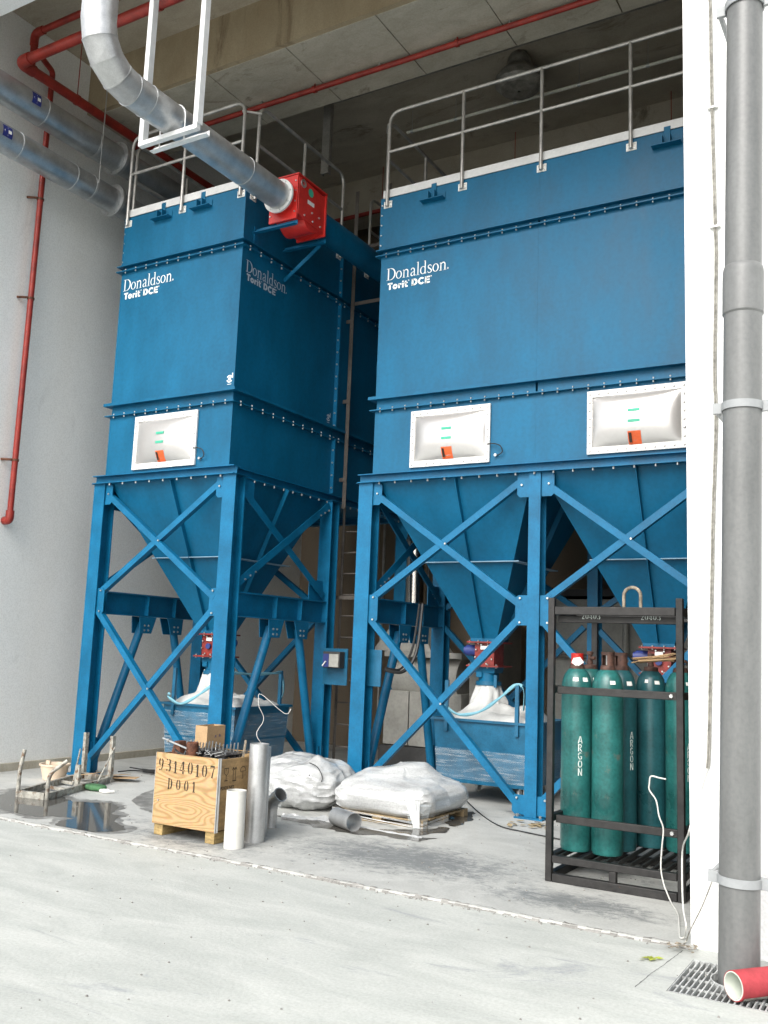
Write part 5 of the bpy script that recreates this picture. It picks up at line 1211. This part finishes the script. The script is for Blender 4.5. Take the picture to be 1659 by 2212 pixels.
# =================================================================== GAS CYLINDER RACK
gr = thing('cylinder_rack', 'black steel pallet rack holding the green gas cylinders', 'rack', (-2.05, 7.25, 0))
rx0, rx1, ry0, ry1 = -2.515, -1.575, 6.775, 7.80
def rbar(name, p0, p1, w_, h_): return obj(name, B().bar(p0, p1, w_, h_), 'rack_black', gr, bevel=.004)
for x in (rx0, rx1):
    for y in (ry0, ry1): rbar('post', (x, y, .001), (x, y, 2.04 if y == ry0 else 2.0), .048, .048)
for y in (ry0, ry1):
    rbar('base_bar', (rx0 + .028, y, .030), (rx1 - .028, y, .030), .05, .058)
    rbar('floor_bar', (rx0 + .028, y, .160), (rx1 - .028, y, .160), .05, .05)
    rbar('top_bar', (rx0 + .028, y, 1.945), (rx1 - .028, y, 1.945), .05, .06)
for x in (rx0, rx1):
    rbar('base_bar', (x, ry0 + .028, .030), (x, ry1 - .028, .030), .05, .058)
    rbar('floor_bar', (x, ry0 + .028, .160), (x, ry1 - .028, .160), .05, .05)
    rbar('top_bar', (x, ry0 + .028, 1.945), (x, ry1 - .028, 1.945), .05, .06)
    rbar('guard_bar', (x, ry0 + .028, 1.36), (x, ry1 - .028, 1.36), .04, .05)
    rbar('guard_bar', (x, ry0 + .028, .44), (x, ry1 - .028, .44), .04, .05)
rbar('centre_block', ((rx0 + rx1) / 2 + .0, ry0, .060), ((rx0 + rx1) / 2, ry0, .134), .05, .05)
rbar('inner_top_bar', (rx0 + .03, ry0 + .07, 1.885), (rx1 - .03, ry0 + .07, 1.885), .05, .05)
rbar('guard_bar', (rx0 + .03, ry1, 1.36), (rx1 - .03, ry1, 1.36), .03, .06); rbar('guard_bar', (rx0 + .03, ry1, .44), (rx1 - .03, ry1, .44), .03, .06)
for z in (1.36, .435):
    o = rbar('retaining_bar', (rx0 + .035, ry0 + .045, z), (rx1 - .03, ry0 + .045, z), .03, .055)
    bb = B(); bolt(bb, (rx1 - .07, ry0 + .03, z), (0, -1, 0), .017, .012); obj('bar_bolt', bb, 'zinc', o)
for i in range(11):
    x = rx0 + .05 + i * (rx1 - rx0 - .1) / 10; rbar('floor_slat', (x, ry0 + .026, .162), (x, ry1 - .026, .162), .018, .03)
lx = (rx0 + rx1) / 2 - .0
obj('lifting_loop', B().sweep([(lx - .065, 7.25, 1.93)] + [(lx - .065 * math.cos(R(a)), 7.25, 2.09 + .065 * math.sin(R(a))) for a in range(0, 181, 15)] + [(lx + .065, 7.25, 1.93)], .013, 12), 'old_wood', gr)
rbar('loop_bar', (rx0 + .03, 7.25, 1.945), (rx1 - .03, 7.25, 1.945), .05, .05)
b = B()
for x in (-2.30, -1.86): 
    xx = x
    for c_ in '20403':
        wdt, st = STEN[c_]; ribbon(b, st, (xx, ry0 + .0448, 1.888), X_, Z_, -Y_, .040); xx += (wdt + .12) * .040
obj('rack_number', b, 'stencil_white', gr, smooth=False)
# cylinders
CR = .1165
def cylinder(name, label, x, y, ang, kind, material='argon_green', lettered=True, cap=0):
    o = thing(name, label, 'gas cylinder', (x, y, .178), 'gas cylinders in the black rack')
    z0 = .178
    obj('body', B().lathe([(.085, .0), (.108, .006), (CR, .03), (CR, 1.19), (.113, 1.235), (.099, 1.285), (.075, 1.325), (.045, 1.35), (.035, 1.355)], (x, y, z0), 36), material, o)
    nk = obj('collar', B().lathe([(.056, 1.335), (.058, 1.345), (.052, 1.372), (.034, 1.376)], (x, y, z0), 24), 'cap_rust', o)
    if cap == 1:      # red sleeve with paper tag
        obj('red_sleeve', B().lathe([(.046, 1.372), (.048, 1.375), (.047, 1.455), (.044, 1.458)], (x, y, z0), 24), 'red_paint', o)
        e = V((0, 0, 0)) - V((x, y, 0)); e.normalize(); s_ = Z_.cross(e)
        c = V((x, y, z0 + 1.40)) + e * .053
        obj('paper_tag', B().add([c - s_ * .045 - Z_ * .015, c - Z_ * .045, c + s_ * .05 - Z_ * .01, c + s_ * .02 + Z_ * .03, c - s_ * .03 + Z_ * .02], [(0, 1, 2, 3, 4)]), 'label_white', o, smooth=False)
    elif cap == 2:    # bare valve
        obj('valve', B().lathe([(.02, 1.37), (.024, 1.39), (.018, 1.42), (.018, 1.45), (.026, 1.452), (.026, 1.475), (.010, 1.48)], (x, y, z0), 16).tube((x, y, z0 + 1.425), (x + .05, y - .03, z0 + 1.425), .014, 12), 'cap_rust', o)
    else:             # guard with two windows
        gb = B()
        for a0 in (ang + 30, ang + 210):
            for rr in (0,):
                vs = []; 
                for i in range(9):
                    a = R(a0 + 120 * i / 8)
                    for rad, z in ((.048, 1.372), (.048, 1.45), (.042, 1.45), (.042, 1.372)): vs.append((x + rad * math.cos(a), y + rad * math.sin(a), z0 + z))
                gb.add(vs, [(4 * i + k, 4 * i + (k + 1) % 4, 4 * i + 4 + (k + 1) % 4, 4 * i + 4 + k) for i in range(8) for k in range(4)] + [(0, 1, 2, 3), (35, 34, 33, 32)])
        gb.hollow((x, y, z0 + 1.45), (x, y, z0 + 1.475), .050, .03, 24)
        obj('valve_guard', gb, 'cap_rust', o)
        obj('valve', B().tube((x, y, z0 + 1.37), (x, y, z0 + 1.45), .018, 12).tube((x, y, z0 + 1.41), (x + .055 * math.cos(R(ang)), y + .055 * math.sin(R(ang)), z0 + 1.41), .013, 10), 'zinc', o)
    # shoulder labels
    rl = random.Random(int(ang * 7 + x * 100))
    for da, dz, w2, h2 in ((rl.uniform(5, 30), 1.25 + rl.uniform(-.01, .015), rl.uniform(9, 15), rl.uniform(.014, .024)), (-rl.uniform(12, 45), 1.262, rl.uniform(6, 14), rl.uniform(.012, .02)))[:rl.choice((1, 2, 2))]:
        aa = math.degrees(math.atan2(-y, -x)) + da + (ang % 17)
        def lab(u, v):
            a = R(aa + (u - .5) * w2 * 1.6); z = dz + (v - .5) * h2 * 1.5
            r = .1085 - (z - 1.25) * .36 + .0025
            return (x + r * math.cos(a), y + r * math.sin(a), z0 + z)
        obj('shoulder_label', B().grid(lab, 5, 2), 'label_white', o)
    if lettered:      # stencilled ARGON reading downwards, wrapped on the side
        aa = math.degrees(math.atan2(-y, -x)) + ang
        lb = B(); z = z0 + lettered[0]; hgt = lettered[1]
        for c_ in 'ARGON':
            wdt, st = STEN[c_]; fl_ = B()
            sub = []
            for s_ in st:
                q = []
                for k in range(len(s_) - 1):
                    for t in range(4): u = t / 4; q.append(tuple(s_[k][m] * (1 - u) + s_[k + 1][m] * u for m in range(3)))
                q.append(s_[-1]); sub.append(q)
            ribbon(fl_, sub, (0, 0, 0), X_, Y_, Z_, hgt * 1.02)
            vs = [(x + (CR + .0015) * math.cos(R(aa) + (vx * 1.2 - .017) / CR), y + (CR + .0015) * math.sin(R(aa) + (vx * 1.2 - .017) / CR), z + vy * 1.12) for vx, vy, _ in fl_.v]
            lb.add(vs, fl_.f); z -= hgt * 1.28
        obj('argon_lettering', lb, 'stencil_white', o, smooth=False)
    return o
cols = (-2.425, -2.185, -1.985, -1.745)
cylinder('gas_cylinder', 'green ARGON cylinder with a red sleeve and paper tag', -2.425, 7.09, 13, 0, lettered=(.79, .046), cap=1)
cylinder('gas_cylinder', 'scratched green ARGON cylinder at the front without any red sleeve', -2.185, 7.09, 70, 0, lettered=False)
cylinder('gas_cylinder', 'green ARGON cylinder half hidden behind the scratched front one', -2.155, 7.335, 42, 0, 'argon_dark', lettered=(.83, .045))
cylinder('gas_cylinder', 'green cylinder hidden behind the red-sleeved one', -2.405, 7.335, 200, 0, lettered=False, cap=2)
cylinder('gas_cylinder', 'dark stained green cylinder in the rear row, lettering turned away', -2.00, 7.62, 130, 0, 'argon_dark', lettered=False, cap=2)
cylinder('gas_cylinder', 'green ARGON cylinder in the rear row next to the right rack post', -1.762, 7.585, 30, 0, lettered=(.76, .045), cap=2)
cylinder('gas_cylinder', 'green cylinder at the very back, almost hidden behind the two front ones', -2.25, 7.62, 60, 0, lettered=False)
b = B()
for k in range(14): b.tube((-2.06 + random.uniform(-.04, .04), 7.4 + random.uniform(-.05, .05), 1.575 + random.uniform(0, .05)), (-1.80 + random.uniform(-.05, .05), 7.52 + random.uniform(-.05, .05), 1.60 + random.uniform(0, .07)), .006, 6)
ob = tag(obj('straw_bundle', b, 'cardboard'), 'bundle of tan rods stuck between the cylinder valves', 'rods'); ob['kind'] = 'stuff'
# hanging white lead on the rack and cables by the pier
def lead(name, label, px, r, material, cat='cable'):
    return tag(obj(name, B().sweep(catmull(px, 8), r, 8), material), label, cat)
P7 = lambda a, b_, y=6.72: at_y(1152 + .2042 * a, 1705 + .2042 * b_, y)
P6 = lambda a, b_, y=6.72: at_y(1152 + .2042 * a, 1479 + .2042 * b_, y)
P8 = lambda a, b_, y: at_y(1355 + .183 * a, 1864 + .183 * b_, y)
lead('white_lead', 'white lead hanging down the front of the gas cylinder rack', [P6(1405, 1000), P6(1330, 985), P6(1245, 970), P6(1228, 1050), P7(1230, 10), P7(1300, 120), P7(1330, 280), P7(1375, 420), P7(1360, 620), P7(1350, 830), P7(1380, 1000), P7(1420, 1108), at_z(1355 + .183 * 520, 1864 + .183 * 470, .01), at_z(1355 + .183 * 600, 1864 + .183 * 610, .008), at_z(1355 + .183 * 612, 1864 + .183 * 760, .008), at_z(1355 + .183 * 625, 1864 + .183 * 880, .008), at_z(1355 + .183 * 690, 1864 + .183 * 880, .008)], .0052, 'cable_white')
# conduit bundle on the pier
yc = YF - .014
pts = [at_y(1528, -200, yc), at_y(1534, 0, yc), at_y(1538, 220, yc), at_y(1545, 480, yc), at_y(1547, 560, yc), at_y(1544, 800, yc), at_y(1547, 905, yc), at_y(1541, 1106, yc), at_y(1538, 1260, yc), at_y(1534, 1500, yc), at_y(1531, 1630, yc), at_y(1528, 1660, yc)]
cc = thing('pier_cable', 'grey cable bundle clipped down the white facade pier', 'cable', pts[-1])
for k, dx in enumerate((-.006, .005)): obj('strand', B().sweep(catmull([p_ + X_ * dx for p_ in pts], 6), .0055, 8), 'cable_grey', cc)
obj('loose_tail', B().sweep(catmull([pts[-1], at_y(1500, 1750, yc - .01), at_y(1487, 1800, yc - .02), at_y(1474, 1840, yc + .3), at_y(1475, 1950, yc + .15), at_y(1482, 2000, yc - .02), at_z(1478, 2025, 0.005)], 8), .005, 8), 'cable_white', cc)
for py_ in (230, 488): 
    q = at_y(1540 if py_ < 300 else 1545, py_, yc - .01); obj('clip', B().box((q.x - .035, yc - .012, q.z - .006), (q.x + .03, YF - .001, q.z + .006)), 'label_white', cc)
lead('thin_wire', 'thin slack wire from the lower pipe clamp down to the pier foot', [P8(1025, 150, 5.80), P8(1000, 220, 5.80), P8(880, 520, 5.79), P8(740, 800, 5.80), at_z(1355 + .183 * 690, 1864 + .183 * 930, .01), at_z(1355 + .183 * 600, 1864 + .183 * 990, .012)], .004, 'cable_grey', 'wire')
# floor lead from pallet to rack
F = lambda a, b_, z=.008: at_z(829.5 + a * .5, 1659 + b_ * .5, z)
lead('floor_cable', 'thin dark cable snaking over the floor from the wrapped pallet to the rack', [F(318, 95, .2), F(345, 130, .05), F(420, 200), F(500, 250), F(600, 275), F(760, 308)], .006, 'cable_black')

# =================================================================== DOWNPIPE, DRAIN, RED TUBE
dxp, dyp, dr = -.975, 5.40, .103
dp_ = thing('downpipe', 'grey plastic downpipe strapped to the white pier', 'downpipe', (dxp, dyp, -.2))
obj('lower_pipe', B().tube((dxp, dyp, -.22), (dxp, dyp, 3.74), dr, 48), 'grey_pvc', dp_)
obj('socket', B().lathe([(dr + .001, 3.55), (dr + .008, 3.56), (dr + .008, 3.80), (dr + .003, 3.83), (dr * .97, 3.84)], (dxp, dyp, 0), 48), 'grey_pvc', dp_)
obj('upper_pipe', B().tube((dxp, dyp, 3.74), (dxp, dyp, 13.), dr * .97, 48), 'grey_pvc', dp_)
for z in (.485, 3.02, 5.46):
    cl = obj('strap', B().hollow((dxp, dyp, z - .022), (dxp, dyp, z + .022), dr + .009, dr + .001, 48), 'grey_clamp', dp_)
    obj('strap_lug', B().box((dxp - dr - .055, dyp - .012, z - .03), (dxp - dr - .002, dyp + .012, z + .03)).box((dxp - dr - .050, dyp + .012, z - .02), (dxp - dr - .03, YF - .001, z + .02)), 'grey_clamp', cl)
    obj('strap_lug', B().box((dxp + dr + .002, dyp - .012, z - .03), (dxp + dr + .055, dyp + .012, z + .03)).box((dxp + dr + .03, dyp + .012, z - .02), (dxp + dr + .05, YF - .001, z + .02)), 'grey_clamp', cl)
dp_.rotation_euler = (0, R(1.25), 0)
ga = thing('drain_grating', 'galvanised drain grating round the foot of the downpipe', 'grating', ((GX0 + GX1) / 2, (GY0 + GY1) / 2, GZ - .03))
obj('pit', B().box((GX0, GY0, -.5), (GX1, GY0 + .002, GZ)).box((GX0, GY1 - .002, -.5), (GX1, GY1, GZ)).box((GX0, GY0 + .002, -.5), (GX0 + .002, GY1 - .002, GZ)).box((GX1 - .002, GY0 + .002, -.5), (GX1, GY1 - .002, GZ)).box((GX0, GY0, -.52), (GX1, GY1, -.501)), 'pit', ga, smooth=False)
e = .004
for a, c in (((GX0 + e, GY0 + e, GZ - .03), (GX1 - e, GY0 + e + .006, GZ + .001)), ((GX0 + e, GY1 - e - .006, GZ - .03), (GX1 - e, GY1 - e, GZ + .001)), ((GX0 + e, GY0 + .0105, GZ - .03), (GX0 + e + .005, GY1 - .0105, GZ + .001)), ((GX1 - e - .005, GY0 + .0105, GZ - .03), (GX1 - e, GY1 - .0105, GZ + .001))):
    obj('frame_bar', B().box(a, c), 'grating', ga)
x = GX0 + .034
while x < GX1 - .02:
    dxx = abs(x - dxp)
    hole = dr + .03
    if dxx < hole:
        hw = math.sqrt(hole * hole - dxx * dxx)
        obj('bar', B().box((x - .0036, GY0 + .011, GZ - .028), (x + .0036, dyp - hw, GZ + .001)), 'grating', ga); obj('bar', B().box((x - .0036, dyp + hw, GZ - .028), (x + .0036, GY1 - .011, GZ + .001)), 'grating', ga)
    else: obj('bar', B().box((x - .0036, GY0 + .011, GZ - .028), (x + .0036, GY1 - .011, GZ + .001)), 'grating', ga)
    x += .0285
for y in (GY0 + .15, GY0 + .3, GY0 + .45):
    if abs(y - dyp) < dr + .03:
        hw = math.sqrt((dr + .03) ** 2 - (y - dyp) ** 2); obj('cross_rod', B().box((GX0 + .01, y - .003, GZ - .02), (dxp - hw, y + .003, GZ - .008)).box((dxp + hw, y - .003, GZ - .02), (GX1 - .01, y + .003, GZ - .008)), 'grating', ga)
    else: obj('cross_rod', B().box((GX0 + .01, y - .003, GZ - .02), (GX1 - .01, y + .003, GZ - .008)), 'grating', ga)
obj('hole_ring', B().hollow((dxp, dyp, GZ - .03), (dxp, dyp, GZ + .003), dr + .034, dr + .028, 40), 'grating', ga)
ck_ = catmull([at_z(1355 + .183 * a, 1864 + .183 * b_, GZ + .0012) for a, b_ in ((90, 1465), (190, 1380), (300, 1290), (400, 1225), (500, 1150), (600, 1075), (660, 1030))], 8)
cv = []
for i, p_ in enumerate(ck_):
    t_ = (ck_[min(i + 1, len(ck_) - 1)] - ck_[max(i - 1, 0)]).normalized(); n_ = V((-t_.y, t_.x, 0)); j_ = n_ * (.004 * noise.noise(p_ * 30)); wq = .0016 + .003 * abs(noise.noise(p_ * 17))
    cv += [p_ + j_ + n_ * wq, p_ + j_ - n_ * wq]
struct(obj('concrete_crack', B().add(cv, [(2 * i, 2 * i + 1, 2 * i + 3, 2 * i + 2) for i in range(len(ck_) - 1)]), 'pit', smooth=False))
e0 = at_z(1355 + .183 * 1255, 1864 + .183 * 1425, .065); dt = V((.52, .85, 0)).normalized()
dt = V((.62, .785, 0))
rt = thing('red_tube', 'red paper-wrapped tube with a pale inside lying on the drain grating', 'tube', (e0.x, e0.y, GZ))
rr = .070; ctr = V((e0.x, e0.y, rr + GZ + .002))
obj('shell', B().hollow(ctr, ctr + dt * .9, rr, rr - .004, 44), 'red_tube', rt)
obj('liner', B().hollow(ctr - dt * .002, ctr + dt * .88, rr - .0045, rr - .009, 44), 'tube_inside', rt)
def onred(u, v):
    a = R(-62 + v * 26); side = V((dt.y, -dt.x, 0)); return ctr + dt * (.015 + u * .30) + side * (math.cos(a) * (rr + .0012)) + Z_ * (math.sin(a) * (rr + .0012))
obj('printed_label', B().grid(onred, 8, 6), 'cable_grey', rt)
# litter
def litter(name, label, c, n, spread, size, material, cat):
    b = B()
    for i in range(n):
        x, y = c.x + random.gauss(0, spread), c.y + random.gauss(0, spread * .7); s_ = size * random.uniform(.5, 1.2); a = random.random() * 6
        d1 = V((math.cos(a), math.sin(a), random.uniform(-.1, .25))) * s_; d2 = V((-math.sin(a), math.cos(a), random.uniform(-.1, .3))) * s_ * .5
        p_ = V((x, y, c.z + .006 + s_ * .2))
        b.add([p_ - d1, p_ - d2 * .9, p_ + d1, p_ + d2], [(0, 1, 2, 3)])
    ob = tag(obj(name, b, material, smooth=False), label, cat); ob['kind'] = 'stuff'; return ob
litter('dry_leaves', 'pale dry leaves gathered at the foot of the wide collector post', at_z(1142, 1784), 22, .10, .06, 'leaf_dry', 'leaves')
litter('green_leaves', 'yellow-green leaf scraps on the pale yard concrete', at_z(1355 + .183 * 245, 1864 + .183 * 1150, GZ), 9, .035, .03, 'leaf_green', 'leaves')
litter('dirt_tuft', 'dry grass and dirt at the foot of the white pier', at_z(1355 + .183 * 640, 1864 + .183 * 995, 0.), 30, .05, .022, 'old_wood', 'dirt')
litter('rear_litter', 'scraps of paper on the dim floor beside the film-wrapped bin', at_z(900, 1642), 10, .14, .06, 'leaf_dry', 'litter')
b = B()
for i in range(160):
    x, y = random.uniform(-6.5, .2), random.uniform(2.6, 5.7); s_ = random.uniform(.002, .007)
    b.frust((x, y, GZ), s_ * 2, s_ * 1.5, (x, y, GZ + s_), s_, s_)
for i in range(160):
    x, y = random.uniform(-9, -2), random.uniform(5.9, 9); s_ = random.uniform(.002, .008)
    b.frust((x, y, 0), s_ * 2, s_ * 1.5, (x, y, s_), s_, s_)
ob = obj('grit', b, 'edge_concrete', smooth=False, origin=(0, 0, 0)); tag(ob, 'scattered concrete crumbs over the yard and bay floor', 'grit'); ob['kind'] = 'stuff'
wc = tag(obj('metal_flask', B().lathe([(.03, 0), (.05, .01), (.05, .06), (.035, .10), (.03, .16), (.02, .17)], (at_z(1121, 1742).x, at_z(1121, 1742).y, .001), 20), 'zinc'), 'small metal flask at the foot of the wide collector post', 'flask')
